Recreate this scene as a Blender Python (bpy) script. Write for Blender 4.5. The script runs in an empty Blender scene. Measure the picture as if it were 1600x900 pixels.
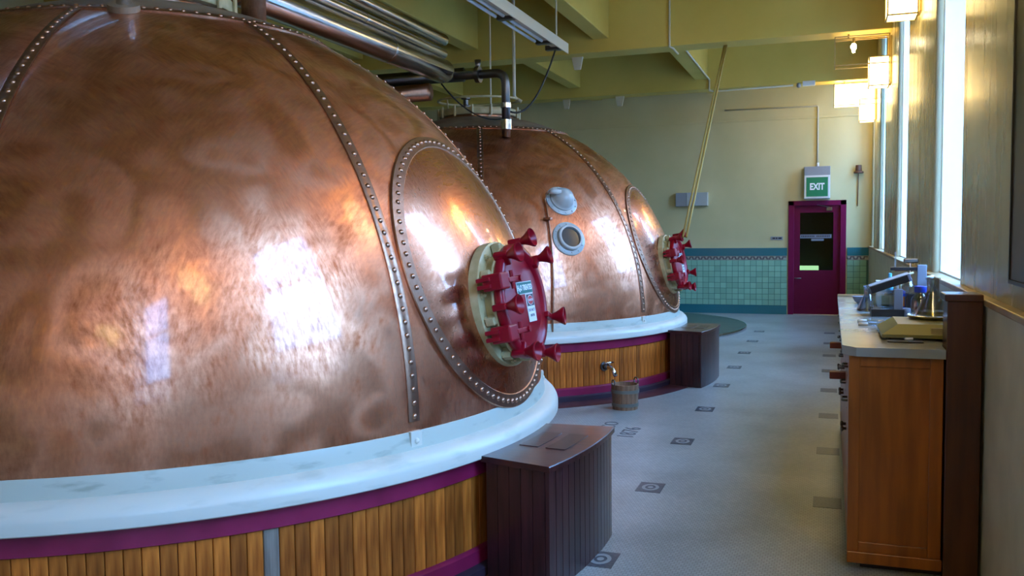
import bpy, bmesh, math, random
from mathutils import Vector, Matrix
random.seed(7)
PI = math.pi
R = math.radians
scn = bpy.context.scene

# ------------------------------------------------------------------ camera
F_PX, YAW, PITCH, ROLL, EYE = 1390.716, 0.344179, 0.062453, 0.011857, 1.6
fw = Vector((-math.sin(YAW) * math.cos(PITCH), math.cos(YAW) * math.cos(PITCH), -math.sin(PITCH)))
rt = Vector((math.cos(YAW), math.sin(YAW), 0))
up = rt.cross(fw)
rt2 = math.cos(ROLL) * rt - math.sin(ROLL) * up
up2 = math.sin(ROLL) * rt + math.cos(ROLL) * up
cd = bpy.data.cameras.new('camera')
cam = bpy.data.objects.new('camera', cd)
scn.collection.objects.link(cam)
m = Matrix.Identity(4)
for i in range(3):
    m[i][0], m[i][1], m[i][2] = rt2[i], up2[i], -fw[i]
m[0][3], m[1][3], m[2][3] = 0, 0, EYE
cam.matrix_world = m
cd.sensor_width = 36
cd.lens = F_PX / 1600 * 36
cd.clip_start = 0.05
scn.camera = cam

# ------------------------------------------------------------------ world, exposure
w = bpy.data.worlds.new('overcast_sky')
scn.world = w
w.use_nodes = True
bg = w.node_tree.nodes['Background']
bg.inputs['Color'].default_value = (0.22, 0.485, 1.0, 1)
bg.inputs['Strength'].default_value = 26.0
scn.view_settings.view_transform = 'Standard'
scn.view_settings.look = 'None'
scn.view_settings.gamma = 1
scn.view_settings.use_curve_mapping = False
scn.view_settings.exposure = 0.05
LAMP = 9.5            # glow of the lantern glass

# ------------------------------------------------------------------ materials
def mat(name, col, rough=0.5, metal=0.0, spec=0.5, emit=None, estr=0, coat=0):
    M = bpy.data.materials.new(name)
    M.use_nodes = True
    b = M.node_tree.nodes['Principled BSDF']
    b.inputs['Base Color'].default_value = (*col, 1)
    b.inputs['Roughness'].default_value = rough
    b.inputs['Metallic'].default_value = metal
    b.inputs['Specular IOR Level'].default_value = spec
    b.inputs['Coat Weight'].default_value = coat
    b.inputs['Coat Roughness'].default_value = 0.12
    if emit:
        b.inputs['Emission Color'].default_value = (*emit, 1)
        b.inputs['Emission Strength'].default_value = estr
    return M

def nd(M, typ, **kw):
    n = M.node_tree.nodes.new(typ)
    for k, v in kw.items():
        if k in n.inputs:
            n.inputs[k].default_value = v
        else:
            setattr(n, k, v)
    return n

def lk(M, a, b):
    M.node_tree.links.new(a, b)

def bsdf(M):
    return M.node_tree.nodes['Principled BSDF']

def mottle(M, c1, c2, scale=(1, 1, 1), ns=4, detail=5, lo=0.35, hi=0.65, rough=None, bump=0, coord='Object'):
    """colour (and roughness) driven by a noise stretched by scale"""
    tc = nd(M, 'ShaderNodeTexCoord')
    mp = nd(M, 'ShaderNodeMapping')
    mp.inputs['Scale'].default_value = scale
    lk(M, tc.outputs[coord], mp.inputs['Vector'])
    n = nd(M, 'ShaderNodeTexNoise')
    n.inputs['Scale'].default_value = ns
    n.inputs['Detail'].default_value = detail
    lk(M, mp.outputs[0], n.inputs['Vector'])
    r = nd(M, 'ShaderNodeValToRGB')
    r.color_ramp.elements[0].position = lo
    r.color_ramp.elements[1].position = hi
    r.color_ramp.elements[0].color = (*c1, 1)
    r.color_ramp.elements[1].color = (*c2, 1)
    lk(M, n.outputs['Fac'], r.inputs['Fac'])
    lk(M, r.outputs['Color'], bsdf(M).inputs['Base Color'])
    if rough:
        mr = nd(M, 'ShaderNodeMapRange')
        mr.inputs['From Min'].default_value = lo
        mr.inputs['From Max'].default_value = hi
        mr.inputs['To Min'].default_value = rough[0]
        mr.inputs['To Max'].default_value = rough[1]
        lk(M, n.outputs['Fac'], mr.inputs['Value'])
        lk(M, mr.outputs[0], bsdf(M).inputs['Roughness'])
    if bump:
        bp = nd(M, 'ShaderNodeBump')
        bp.inputs['Strength'].default_value = bump
        bp.inputs['Distance'].default_value = 0.01
        lk(M, n.outputs['Fac'], bp.inputs['Height'])
        lk(M, bp.outputs[0], bsdf(M).inputs['Normal'])
    return M

def vary(M, amt=0.35, hue=0.02):
    """each object that shares this material gets its own tone"""
    b = bsdf(M)
    src = b.inputs['Base Color'].links[0].from_socket if b.inputs['Base Color'].links else None
    oi = nd(M, 'ShaderNodeObjectInfo')
    mr = nd(M, 'ShaderNodeMapRange')
    mr.inputs['To Min'].default_value = 1 - amt
    mr.inputs['To Max'].default_value = 1 + amt
    lk(M, oi.outputs['Random'], mr.inputs['Value'])
    hs = nd(M, 'ShaderNodeHueSaturation')
    if src:
        lk(M, src, hs.inputs['Color'])
    else:
        hs.inputs['Color'].default_value = b.inputs['Base Color'].default_value
    lk(M, mr.outputs[0], hs.inputs['Value'])
    lk(M, hs.outputs[0], b.inputs['Base Color'])
    return M

def copper_mat(name, c1, c2, r1, r2, strength, aniso=0.0):
    M = mat(name, c1, 0.3, 1.0)
    tc = nd(M, 'ShaderNodeTexCoord')
    big = nd(M, 'ShaderNodeTexNoise'); big.inputs['Scale'].default_value = 1.1; big.inputs['Detail'].default_value = 3
    lk(M, tc.outputs['Object'], big.inputs['Vector'])
    hs = []
    for rot, sc, ns in (((0.4, 0.3, 0.5), (1, 5, 1.8), 2.8), ((0.9, 1.2, 2.1), (5, 1, 2.0), 2.6), ((2.0, 0.2, 1.1), (1.5, 1.5, 6), 3.0)):
        mp = nd(M, 'ShaderNodeMapping')
        mp.inputs['Rotation'].default_value = rot
        mp.inputs['Scale'].default_value = sc
        lk(M, tc.outputs['Object'], mp.inputs['Vector'])
        n = nd(M, 'ShaderNodeTexNoise')
        n.inputs['Scale'].default_value = ns
        n.inputs['Detail'].default_value = 8
        n.inputs['Roughness'].default_value = 0.66
        n.inputs['Distortion'].default_value = 0.15
        lk(M, mp.outputs[0], n.inputs['Vector'])
        hs.append(n)
    r1n = nd(M, 'ShaderNodeValToRGB')
    r1n.color_ramp.elements[0].position = 0.42; r1n.color_ramp.elements[1].position = 0.55
    lk(M, big.outputs['Fac'], r1n.inputs['Fac'])
    mx = nd(M, 'ShaderNodeMix'); mx.data_type = 'FLOAT'
    lk(M, r1n.outputs['Color'], mx.inputs[0]); lk(M, hs[0].outputs['Fac'], mx.inputs[2]); lk(M, hs[1].outputs['Fac'], mx.inputs[3])
    mx2 = nd(M, 'ShaderNodeMix'); mx2.data_type = 'FLOAT'; mx2.inputs[0].default_value = 0.4
    lk(M, mx.outputs[0], mx2.inputs[2]); lk(M, hs[2].outputs['Fac'], mx2.inputs[3])
    cr = nd(M, 'ShaderNodeValToRGB')
    cr.color_ramp.elements[0].position = 0.35; cr.color_ramp.elements[1].position = 0.63
    cr.color_ramp.elements[0].color = (*c1, 1); cr.color_ramp.elements[1].color = (*c2, 1)
    lk(M, mx2.outputs[0], cr.inputs['Fac'])
    lk(M, cr.outputs['Color'], bsdf(M).inputs['Base Color'])
    # fine hairline scratches in two crossing directions, chosen by patches
    fine = []
    for rot, sc in (((0.5, 0.9, 0.2), (1, 11, 3)), ((1.3, 0.2, 1.4), (10, 1, 3))):
        mp = nd(M, 'ShaderNodeMapping')
        mp.inputs['Rotation'].default_value = rot
        mp.inputs['Scale'].default_value = sc
        lk(M, tc.outputs['Object'], mp.inputs['Vector'])
        n = nd(M, 'ShaderNodeTexNoise')
        n.inputs['Scale'].default_value = 7.0
        n.inputs['Detail'].default_value = 5
        n.inputs['Roughness'].default_value = 0.6
        lk(M, mp.outputs[0], n.inputs['Vector'])
        fine.append(n)
    pm = nd(M, 'ShaderNodeTexNoise'); pm.inputs['Scale'].default_value = 2.6; pm.inputs['Detail'].default_value = 2
    lk(M, tc.outputs['Object'], pm.inputs['Vector'])
    pr = nd(M, 'ShaderNodeValToRGB')
    pr.color_ramp.elements[0].position = 0.44; pr.color_ramp.elements[1].position = 0.56
    lk(M, pm.outputs['Fac'], pr.inputs['Fac'])
    fm = nd(M, 'ShaderNodeMix'); fm.data_type = 'FLOAT'
    lk(M, pr.outputs['Color'], fm.inputs[0]); lk(M, fine[0].outputs['Fac'], fm.inputs[2]); lk(M, fine[1].outputs['Fac'], fm.inputs[3])
    cm = nd(M, 'ShaderNodeMix'); cm.data_type = 'FLOAT'; cm.inputs[0].default_value = 0.5
    lk(M, mx2.outputs[0], cm.inputs[2]); lk(M, fm.outputs[0], cm.inputs[3])
    lk(M, cm.outputs[0], cr.inputs['Fac'])
    mx2 = cm
    mr = nd(M, 'ShaderNodeMapRange')
    mr.inputs['From Min'].default_value = 0.38; mr.inputs['From Max'].default_value = 0.62
    mr.inputs['To Min'].default_value = r2; mr.inputs['To Max'].default_value = r1
    lk(M, mx2.outputs[0], mr.inputs['Value']); lk(M, mr.outputs[0], bsdf(M).inputs['Roughness'])
    bsdf(M).inputs['Anisotropic'].default_value = aniso
    ar = nd(M, 'ShaderNodeMath'); ar.operation = 'MULTIPLY'; ar.inputs[1].default_value = 2.0
    an = nd(M, 'ShaderNodeTexNoise'); an.inputs['Scale'].default_value = 3.0; an.inputs['Detail'].default_value = 1.5
    lk(M, tc.outputs['Object'], an.inputs['Vector'])
    lk(M, an.outputs['Fac'], ar.inputs[0]); lk(M, ar.outputs[0], bsdf(M).inputs['Anisotropic Rotation'])
    bp = nd(M, 'ShaderNodeBump')
    bp.inputs['Strength'].default_value = strength; bp.inputs['Distance'].default_value = 0.01
    lk(M, mx2.outputs[0], bp.inputs['Height']); lk(M, bp.outputs[0], bsdf(M).inputs['Normal'])
    return M

def glass_mat(name, tint=(0.92, 0.95, 0.97), refl=1.0):
    M = bpy.data.materials.new(name)
    M.use_nodes = True
    nt = M.node_tree
    nt.nodes.clear()
    out = nt.nodes.new('ShaderNodeOutputMaterial')
    tr = nt.nodes.new('ShaderNodeBsdfTransparent'); tr.inputs['Color'].default_value = (*tint, 1)
    gl = nt.nodes.new('ShaderNodeBsdfGlossy'); gl.inputs['Roughness'].default_value = 0.03
    fr = nt.nodes.new('ShaderNodeLayerWeight'); fr.inputs['Blend'].default_value = 0.5
    pw = nt.nodes.new('ShaderNodeMath'); pw.operation = 'POWER'; pw.inputs[1].default_value = 5.0
    nt.links.new(fr.outputs['Facing'], pw.inputs[0])
    mu = nt.nodes.new('ShaderNodeMath'); mu.operation = 'MULTIPLY_ADD'; mu.inputs[1].default_value = 0.9; mu.inputs[2].default_value = 0.04 * refl
    mx = nt.nodes.new('ShaderNodeMixShader')
    nt.links.new(pw.outputs[0], mu.inputs[0]); nt.links.new(mu.outputs[0], mx.inputs[0])
    nt.links.new(tr.outputs[0], mx.inputs[1]); nt.links.new(gl.outputs[0], mx.inputs[2])
    nt.links.new(mx.outputs[0], out.inputs[0])
    return M

COPPER = copper_mat('polished_copper', (0.46, 0.125, 0.048), (0.88, 0.385, 0.21), 0.30, 0.52, 0.10, 0.35)
bsdf(COPPER).inputs['Coat Weight'].default_value = 0.7
bsdf(COPPER).inputs['Coat Roughness'].default_value = 0.07
COPPER_SMOOTH = copper_mat('smooth_copper', (0.44, 0.13, 0.055), (0.78, 0.34, 0.19), 0.22, 0.36, 0.05)
bsdf(COPPER_SMOOTH).inputs['Coat Weight'].default_value = 0.5
bsdf(COPPER_SMOOTH).inputs['Coat Roughness'].default_value = 0.06
COPPER_STRAP = copper_mat('strap_copper', (0.30, 0.15, 0.09), (0.5, 0.28, 0.18), 0.28, 0.45, 0.1)
RIVET = mat('rivet_copper', (0.52, 0.29, 0.19), 0.3, 1.0)
CROWN = mottle(mat('dusty_copper', (0.3, 0.2, 0.13), 0.55, 0.5), (0.22, 0.14, 0.09), (0.36, 0.27, 0.18), ns=3)
WHITE = mottle(mat('white_paint', (0.7, 0.75, 0.72), 0.35), (0.52, 0.51, 0.41), (0.64, 0.61, 0.50), (1, 1, 5), 5, 8, 0.28, 0.46)
COLLAR = mottle(mat('aged_white_paint', (0.5, 0.5, 0.4), 0.4), (0.34, 0.35, 0.27), (0.50, 0.51, 0.41), (1, 1, 4), 6, 9, 0.30, 0.44)
MAROON = mottle(mat('maroon_paint', (0.2, 0.02, 0.06), 0.35), (0.21, 0.008, 0.042), (0.28, 0.013, 0.060), ns=6)
RED = mat('hatch_red_paint', (0.29, 0.003, 0.014), 0.32, spec=0.35)
CREAM = mottle(mat('cream_paint', (0.6, 0.52, 0.33), 0.4), (0.44, 0.36, 0.17), (0.60, 0.50, 0.27), ns=12)
DARKBASE = mat('dark_skirting', (0.035, 0.018, 0.03), 0.45)
PAINTFLOOR = mottle(mat('dark_red_floor_paint', (0.06, 0.015, 0.02), 0.4), (0.05, 0.012, 0.02), (0.10, 0.03, 0.03), ns=6)
STAVE = vary(mottle(mat('varnished_stave_wood', (0.3, 0.12, 0.04), 0.5, spec=0.2), (0.27, 0.062, 0.006), (0.56, 0.155, 0.020), (9, 9, 0.8), 5, 8, 0.34, 0.66), 0.38)
STAVE_GREY = mottle(mat('weathered_stave', (0.22, 0.17, 0.13), 0.6), (0.13, 0.09, 0.06), (0.3, 0.24, 0.18), (9, 9, 0.8), 4)
MAHOG = vary(mottle(mat('dark_mahogany_planks', (0.05, 0.015, 0.012), 0.38, spec=0.7, coat=0.35), (0.026, 0.006, 0.006), (0.06, 0.015, 0.016), (7, 7, 0.7), 5), 0.3)
MAHOG_TOP = mottle(mat('mahogany_step_top', (0.08, 0.02, 0.015), 0.28, coat=0.3), (0.028, 0.008, 0.008), (0.07, 0.02, 0.018), (1, 6, 1), 5)
CABWOOD = mottle(mat('cabinet_wood', (0.2, 0.06, 0.01), 0.35, coat=0.25), (0.28, 0.068, 0.004), (0.44, 0.115, 0.008), (5, 5, 0.5), 4)
DARKWOOD = mottle(mat('dark_post_wood', (0.07, 0.02, 0.008), 0.35, coat=0.2), (0.06, 0.016, 0.007), (0.11, 0.03, 0.011), (5, 5, 0.5), 4)
REDWOOD = mat('red_brown_board', (0.22, 0.045, 0.03), 0.4)
LEDGEWOOD = mottle(mat('sill_paint', (0.42, 0.28, 0.13), 0.35), (0.34, 0.2, 0.09), (0.5, 0.36, 0.18), ns=5)
WORKTOP = mottle(mat('grey_worktop', (0.34, 0.34, 0.31), 0.16), (0.32, 0.32, 0.29), (0.36, 0.36, 0.33), ns=3, rough=(0.15, 0.19))
WALL = mottle(mat('cream_wall_paint', (0.68, 0.64, 0.44), 0.45), (0.63, 0.57, 0.29), (0.70, 0.63, 0.34), ns=1.3)
PIER = mottle(mat('gloss_pier_paint', (0.5, 0.47, 0.33), 0.26), (0.55, 0.50, 0.31), (0.59, 0.54, 0.34), (3, 3, 0.3), 2, rough=(0.24, 0.29))
LOWWALL = mottle(mat('lower_wall_paint', (0.5, 0.48, 0.36), 0.5), (0.64, 0.60, 0.43), (0.74, 0.69, 0.51), ns=5)
REVEAL = mat('white_reveal_paint', (0.85, 0.86, 0.84), 0.4)
BEAM = mottle(mat('beam_paint', (0.62, 0.54, 0.28), 0.5), (0.62, 0.46, 0.09), (0.70, 0.53, 0.12), ns=1.1)
CEIL = mat('ceiling_paint', (0.45, 0.34, 0.10), 0.6)
PALE = mat('pale_conduit_paint', (0.62, 0.58, 0.44), 0.4)
GREY = mat('grey_metal_box', (0.30, 0.32, 0.34), 0.45)
STEEL = mottle(mat('stainless_steel', (0.62, 0.62, 0.62), 0.22, 1.0), (0.55, 0.55, 0.56), (0.68, 0.68, 0.68), (8, 0.5, 8), 4, rough=(0.14, 0.26))
DARKSTEEL = mat('dark_steel', (0.16, 0.15, 0.14), 0.32, 1.0)
CHROME = mat('chrome', (0.7, 0.72, 0.75), 0.12, 1.0)
BLACK = mat('black_plastic', (0.012, 0.012, 0.014), 0.35)
CABLE = mat('black_cable', (0.015, 0.013, 0.012), 0.5)
ROPE = mat('yellow_rope', (0.44, 0.29, 0.06), 0.6)
TILE = vary(mat('green_glazed_tile', (0.26, 0.52, 0.36), 0.22), 0.12)
GROUT = mat('tile_grout', (0.06, 0.16, 0.13), 0.7)
TEAL = mat('teal_glazed_tile', (0.022, 0.17, 0.19), 0.18)
KEYBG = mat('greek_key_ground', (0.40, 0.42, 0.34), 0.3)
KEYDARK = mat('greek_key_dark', (0.06, 0.045, 0.07), 0.3)
DOORPAINT = mat('burgundy_door_paint', (0.15, 0.003, 0.036), 0.5, spec=0.2)
DOORDARK = mat('burgundy_frame_paint', (0.18, 0.004, 0.052), 0.5, spec=0.2)
EXITGREEN = mat('exit_green', (0.0, 0.17, 0.075), 0.35, emit=(0.0, 0.25, 0.10), estr=0.12)
SIGNWHITE = mat('sign_white', (0.75, 0.77, 0.75), 0.4)
TEXTWHITE = mat('lettering_white', (0.85, 0.88, 0.9), 0.4)
TEXTBLACK = mat('lettering_black', (0.02, 0.02, 0.025), 0.4)
SIGNGREEN = mat('sign_green', (0.0, 0.13, 0.10), 0.35)
SIGNRED = mat('sign_red', (0.5, 0.02, 0.02), 0.35)
BRASS = mat('lantern_frame', (0.40, 0.30, 0.12), 0.4, 0.6)
LAMPGLASS = mat('lit_lantern_glass', (0.9, 0.85, 0.7), 0.5, emit=(1.0, 0.72, 0.30), estr=LAMP)
BULB = mat('lit_bulb', (0.9, 0.85, 0.7), 0.5, emit=(1.0, 0.80, 0.45), estr=LAMP * 7)
PANE = glass_mat('window_glass')
CLEAR = glass_mat('clear_glass', (0.74, 0.78, 0.80), 5.0)
DOORGLASS = glass_mat('door_glass', (0.35, 0.38, 0.35), 0.8)
DARKROOM = mat('dark_corridor', (0.035, 0.035, 0.03), 0.7)
DOORLIGHT = mat('lit_opening', (0.8, 0.9, 0.8), 0.5, emit=(0.60, 1.0, 0.60), estr=6)
PLATFORM = mottle(mat('dark_green_platform', (0.05, 0.085, 0.065), 0.4), (0.04, 0.075, 0.06), (0.065, 0.1, 0.075), ns=2)
OLIVE = mat('olive_enamel', (0.27, 0.25, 0.075), 0.35)
LENS = mat('sight_glass_lens', (0.05, 0.07, 0.08), 0.12, coat=0.5)
LAMPGREY = mat('light_grey_enamel', (0.52, 0.55, 0.52), 0.25)
BLUE = mat('blue_plastic', (0.02, 0.06, 0.5), 0.35)
ORANGE = mat('orange_label', (0.8, 0.26, 0.02), 0.5)
LIQUID = mat('dark_blue_liquid', (0.01, 0.015, 0.05), 0.1)
PALELIQ = mat('pale_liquid', (0.5, 0.47, 0.32), 0.2)
GREYPL = mat('grey_plastic', (0.20, 0.22, 0.27), 0.4)
SKYBLUE = mat('light_blue_plastic', (0.1, 0.4, 0.55), 0.4)
BUCKETWOOD = vary(mottle(mat('bucket_oak', (0.3, 0.17, 0.09), 0.5), (0.2, 0.10, 0.05), (0.36, 0.2, 0.11), (9, 9, 1), 5), 0.2)
HOOP = mat('bucket_hoop', (0.25, 0.24, 0.2), 0.5, 0.7)
INSET = mottle(mat('dark_mosaic_inset', (0.06, 0.065, 0.075), 0.35), (0.045, 0.05, 0.06), (0.10, 0.10, 0.11), ns=60)
INSETPALE = mat('pale_mosaic_emblem', (0.3, 0.31, 0.3), 0.4)
OUTBRICK = mottle(mat('outside_brick', (0.25, 0.2, 0.17), 0.8), (0.2, 0.15, 0.12), (0.3, 0.25, 0.2), ns=1)
PAVE = mat('outside_paving', (0.3, 0.3, 0.29), 0.8)
POSTER = mottle(mat('dark_poster_print', (0.03, 0.035, 0.04), 0.35), (0.015, 0.03, 0.035), (0.10, 0.06, 0.04), ns=3)
RUST = mat('rusty_brown', (0.12, 0.05, 0.025), 0.6)

def floor_mat():
    M = mat('mosaic_floor', (0.5, 0.48, 0.4), 0.33)
    tc = nd(M, 'ShaderNodeTexCoord')
    br = nd(M, 'ShaderNodeTexBrick')
    br.offset = 0.5
    br.inputs['Scale'].default_value = 1.0
    br.inputs['Brick Width'].default_value = 0.024
    br.inputs['Row Height'].default_value = 0.024
    br.inputs['Mortar Size'].default_value = 0.0022
    br.inputs['Mortar Smooth'].default_value = 0.3
    br.inputs['Color1'].default_value = (0.45, 0.465, 0.435, 1)
    br.inputs['Color2'].default_value = (0.37, 0.385, 0.365, 1)
    br.inputs['Mortar'].default_value = (0.27, 0.26, 0.23, 1)
    lk(M, tc.outputs['Object'], br.inputs['Vector'])
    n = nd(M, 'ShaderNodeTexNoise'); n.inputs['Scale'].default_value = 1.6; n.inputs['Detail'].default_value = 6
    lk(M, tc.outputs['Object'], n.inputs['Vector'])
    r = nd(M, 'ShaderNodeValToRGB')
    r.color_ramp.elements[0].position = 0.3; r.color_ramp.elements[1].position = 0.6
    r.color_ramp.elements[0].color = (0.72, 0.72, 0.70, 1); r.color_ramp.elements[1].color = (1, 1, 1, 1)
    lk(M, n.outputs['Fac'], r.inputs['Fac'])
    mx = nd(M, 'ShaderNodeMix'); mx.data_type = 'RGBA'; mx.blend_type = 'MULTIPLY'; mx.inputs[0].default_value = 1
    lk(M, br.outputs['Color'], mx.inputs[6]); lk(M, r.outputs['Color'], mx.inputs[7])
    lk(M, mx.outputs[2], bsdf(M).inputs['Base Color'])
    return M
FLOOR = floor_mat()

# ------------------------------------------------------------------ mesh helpers
COL = scn.collection

def obj(name, bm, material, parent=None, smooth=False, loc=None, angle=None):
    me = bpy.data.meshes.new(name)
    bmesh.ops.recalc_face_normals(bm, faces=bm.faces[:])
    bm.to_mesh(me)
    bm.free()
    me.materials.append(material)
    if smooth:
        for p in me.polygons:
            p.use_smooth = True
        if angle:
            me.set_sharp_from_angle(angle=R(angle))
    o = bpy.data.objects.new(name, me)
    COL.objects.link(o)
    if parent is not None:
        o.parent = parent
    if loc is not None:
        o.location = loc
    return o

def inst(name, me_obj, parent, mw=None):
    o = bpy.data.objects.new(name, me_obj.data)
    COL.objects.link(o)
    o.parent = parent
    if mw is not None:
        o.matrix_local = mw
    return o

def tag(o, label=None, cat=None, group=None, kind=None):
    if label: o['label'] = label
    if cat: o['category'] = cat
    if group: o['group'] = group
    if kind: o['kind'] = kind
    return o

def thing(name, label, cat, loc=(0, 0, 0), rz=0, group=None):
    o = bpy.data.objects.new(name, None)
    o.empty_display_size = 0.1
    COL.objects.link(o)
    o.location = loc
    o.rotation_euler = (0, 0, rz)
    return tag(o, label, cat, group)

def box(bm, a, b, bev=0.0, mw=None):
    c = [(a[i] + b[i]) / 2 for i in range(3)]
    s = [abs(b[i] - a[i]) for i in range(3)]
    M = Matrix.Translation(c) @ Matrix.Diagonal((*s, 1))
    r = bmesh.ops.create_cube(bm, size=1, matrix=M)
    vs = r['verts']
    if bev:
        es = list({e for v in vs for e in v.link_edges})
        rr = bmesh.ops.bevel(bm, geom=es, offset=bev, segments=2, affect='EDGES', profile=0.5)
        vs = list({v for f in rr['faces'] for v in f.verts} | {v for v in vs if v.is_valid})
    if mw is not None:
        bmesh.ops.transform(bm, matrix=mw, verts=vs)
    return bm

def B(a, b, bev=0.0):
    return box(bmesh.new(), a, b, bev)

def lathe(bm, prof, seg=48, mw=None, close=True):
    """prof: list of (r, z) revolved round local Z"""
    rings = []
    for r, z in prof:
        if r < 1e-6:
            rings.append([bm.verts.new((0, 0, z))])
        else:
            rings.append([bm.verts.new((r * math.cos(2 * PI * k / seg), r * math.sin(2 * PI * k / seg), z)) for k in range(seg)])
    for a, b in zip(rings[:-1], rings[1:]):
        for k in range(seg):
            k2 = (k + 1) % seg
            if len(a) == 1 and len(b) == 1:
                continue
            if len(a) == 1:
                bm.faces.new((a[0], b[k], b[k2]))
            elif len(b) == 1:
                bm.faces.new((a[k], a[k2], b[0]))
            else:
                bm.faces.new((a[k], a[k2], b[k2], b[k]))
    if mw is not None:
        bmesh.ops.transform(bm, matrix=mw, verts=[v for rg in rings for v in rg])
    return bm

def L(prof, seg=48, mw=None):
    return lathe(bmesh.new(), prof, seg, mw)

def tube(bm, pts, r, seg=10, caps=True):
    pts = [Vector(p) for p in pts]
    n = len(pts)
    rings = []
    nrm = None
    for i, p in enumerate(pts):
        t = (pts[min(i + 1, n - 1)] - pts[max(i - 1, 0)]).normalized()
        if nrm is None:
            nrm = t.orthogonal().normalized()
        else:
            nrm = (nrm - t * nrm.dot(t))
            nrm = nrm.normalized() if nrm.length > 1e-6 else t.orthogonal().normalized()
        bn = t.cross(nrm)
        rr = r[i] if isinstance(r, (list, tuple)) else r
        rings.append([bm.verts.new(p + rr * (math.cos(2 * PI * k / seg) * nrm + math.sin(2 * PI * k / seg) * bn)) for k in range(seg)])
    for a, b in zip(rings[:-1], rings[1:]):
        for k in range(seg):
            k2 = (k + 1) % seg
            bm.faces.new((a[k], a[k2], b[k2], b[k]))
    if caps:
        bm.faces.new(rings[0])
        bm.faces.new(rings[-1][::-1])
    return bm

def T(pts, r, seg=10):
    return tube(bmesh.new(), pts, r, seg)

def bend(pts, rad, n=6):
    """round the corners of a polyline"""
    pts = [Vector(p) for p in pts]
    out = [pts[0]]
    for i in range(1, len(pts) - 1):
        a, b, c = pts[i - 1], pts[i], pts[i + 1]
        d1 = (a - b).normalized(); d2 = (c - b).normalized()
        p0 = b + d1 * rad; p2 = b + d2 * rad
        for k in range(n + 1):
            t = k / n
            out.append((1 - t) ** 2 * p0 + 2 * t * (1 - t) * b + t * t * p2)
    out.append(pts[-1])
    return out

def frame_from(o, n, u):
    """matrix with local Z = n, local Y ~ u, origin o"""
    n = Vector(n).normalized()
    u = Vector(u)
    u = (u - n * u.dot(n)).normalized()
    s = u.cross(n)
    M = Matrix.Identity(4)
    for i in range(3):
        M[i][0], M[i][1], M[i][2], M[i][3] = s[i], u[i], n[i], o[i]
    return M

def text(name, body, size, material, parent, mw, ext=0.0008, align='CENTER', sx=1.0, bold=0.0):
    cu = bpy.data.curves.new(name, 'FONT')
    cu.body = body
    cu.size = size
    cu.align_x = align
    cu.align_y = 'CENTER'
    cu.extrude = ext
    cu.offset = bold
    cu.resolution_u = 3
    t = bpy.data.objects.new(name, cu)
    COL.objects.link(t)
    dg = bpy.context.evaluated_depsgraph_get()
    me = bpy.data.meshes.new_from_object(t.evaluated_get(dg))
    bpy.data.objects.remove(t)
    bpy.data.curves.remove(cu)
    me.materials.clear()
    me.materials.append(material)
    o = bpy.data.objects.new(name, me)
    COL.objects.link(o)
    o.parent = parent
    o.matrix_local = mw @ Matrix.Diagonal((sx, 1, 1, 1))
    return o

# ------------------------------------------------------------------ the room
XW, XP, YF, YB, XL, ZC = 0.65, 0.685, 17.45, -5.0, -8.6, 5.1
SILL, WTOP, XG = 1.28, 4.5, 0.94
WIN = [(-2.10, -0.70), (1.74, 3.14), (5.58, 6.98), (9.42, 10.82), (13.26, 14.66), (16.50, 17.16)]

floor = tag(obj('floor', B((XL, YB, -0.2), (1.1, YF + 1.6, 0)), FLOOR), 'pale mosaic tile floor of the aisle between kettles and counter', 'floor', kind='structure')
ceiling = tag(obj('ceiling', B((XL, YB, ZC), (1.1, YF + 0.3, ZC + 0.2)), CEIL), 'cream painted ceiling above the deep beams', 'ceiling', kind='structure')
tag(obj('wall_left', B((XL - 0.2, YB, 0), (XL, YF + 0.3, ZC)), WALL), 'cream wall behind the copper kettles', 'wall', kind='structure')
tag(obj('wall_back', B((XL, YB - 0.2, 0), (1.1, YB, ZC)), WALL), 'cream wall behind the viewer', 'wall', kind='structure')
tag(obj('ground_outside', B((1.3, -40, -0.6), (60, 60, -0.5)), PAVE), 'grey paving outside the windows', 'ground', kind='structure')

tag(obj('building_outside', B((26, -70, -0.5), (27, 90, 8.5)), OUTBRICK), 'long brick building across the street outside the windows', 'building', kind='structure')

# far wall with the door opening
DX0, DX1, DH = -0.75, 0.262, 2.12
bm = bmesh.new()
box(bm, (XL, YF, 0), (DX0, YF + 0.25, ZC))
box(bm, (DX1, YF, 0), (1.1, YF + 0.25, ZC))
box(bm, (DX0, YF, DH), (DX1, YF + 0.25, ZC))
wall_far = tag(obj('wall_far', bm, WALL), 'cream far wall with green tiled wainscot', 'wall', kind='structure')
bm = bmesh.new()
box(bm, (DX0 - .1, YF + 1.3, 0), (DX1 + .1, YF + 1.4, 2.3)); box(bm, (DX0 - .2, YF + .25, 0), (DX0 - .1, YF + 1.4, 2.3))
box(bm, (DX1 + .1, YF + .25, 0), (DX1 + .2, YF + 1.4, 2.3)); box(bm, (DX0 - .2, YF + .25, 2.3), (DX1 + .2, YF + 1.4, 2.4))
tag(obj('wall_corridor', bm, DARKROOM), 'dark corridor walls behind the door glass', 'wall', kind='structure')
tag(obj('corridor_window', B((-0.66, YF + 0.9, 0.70), (-0.22, YF + 0.93, 0.88), 0.01), DOORLIGHT), 'bright pale green opening seen low through the door glass', 'window')

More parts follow.
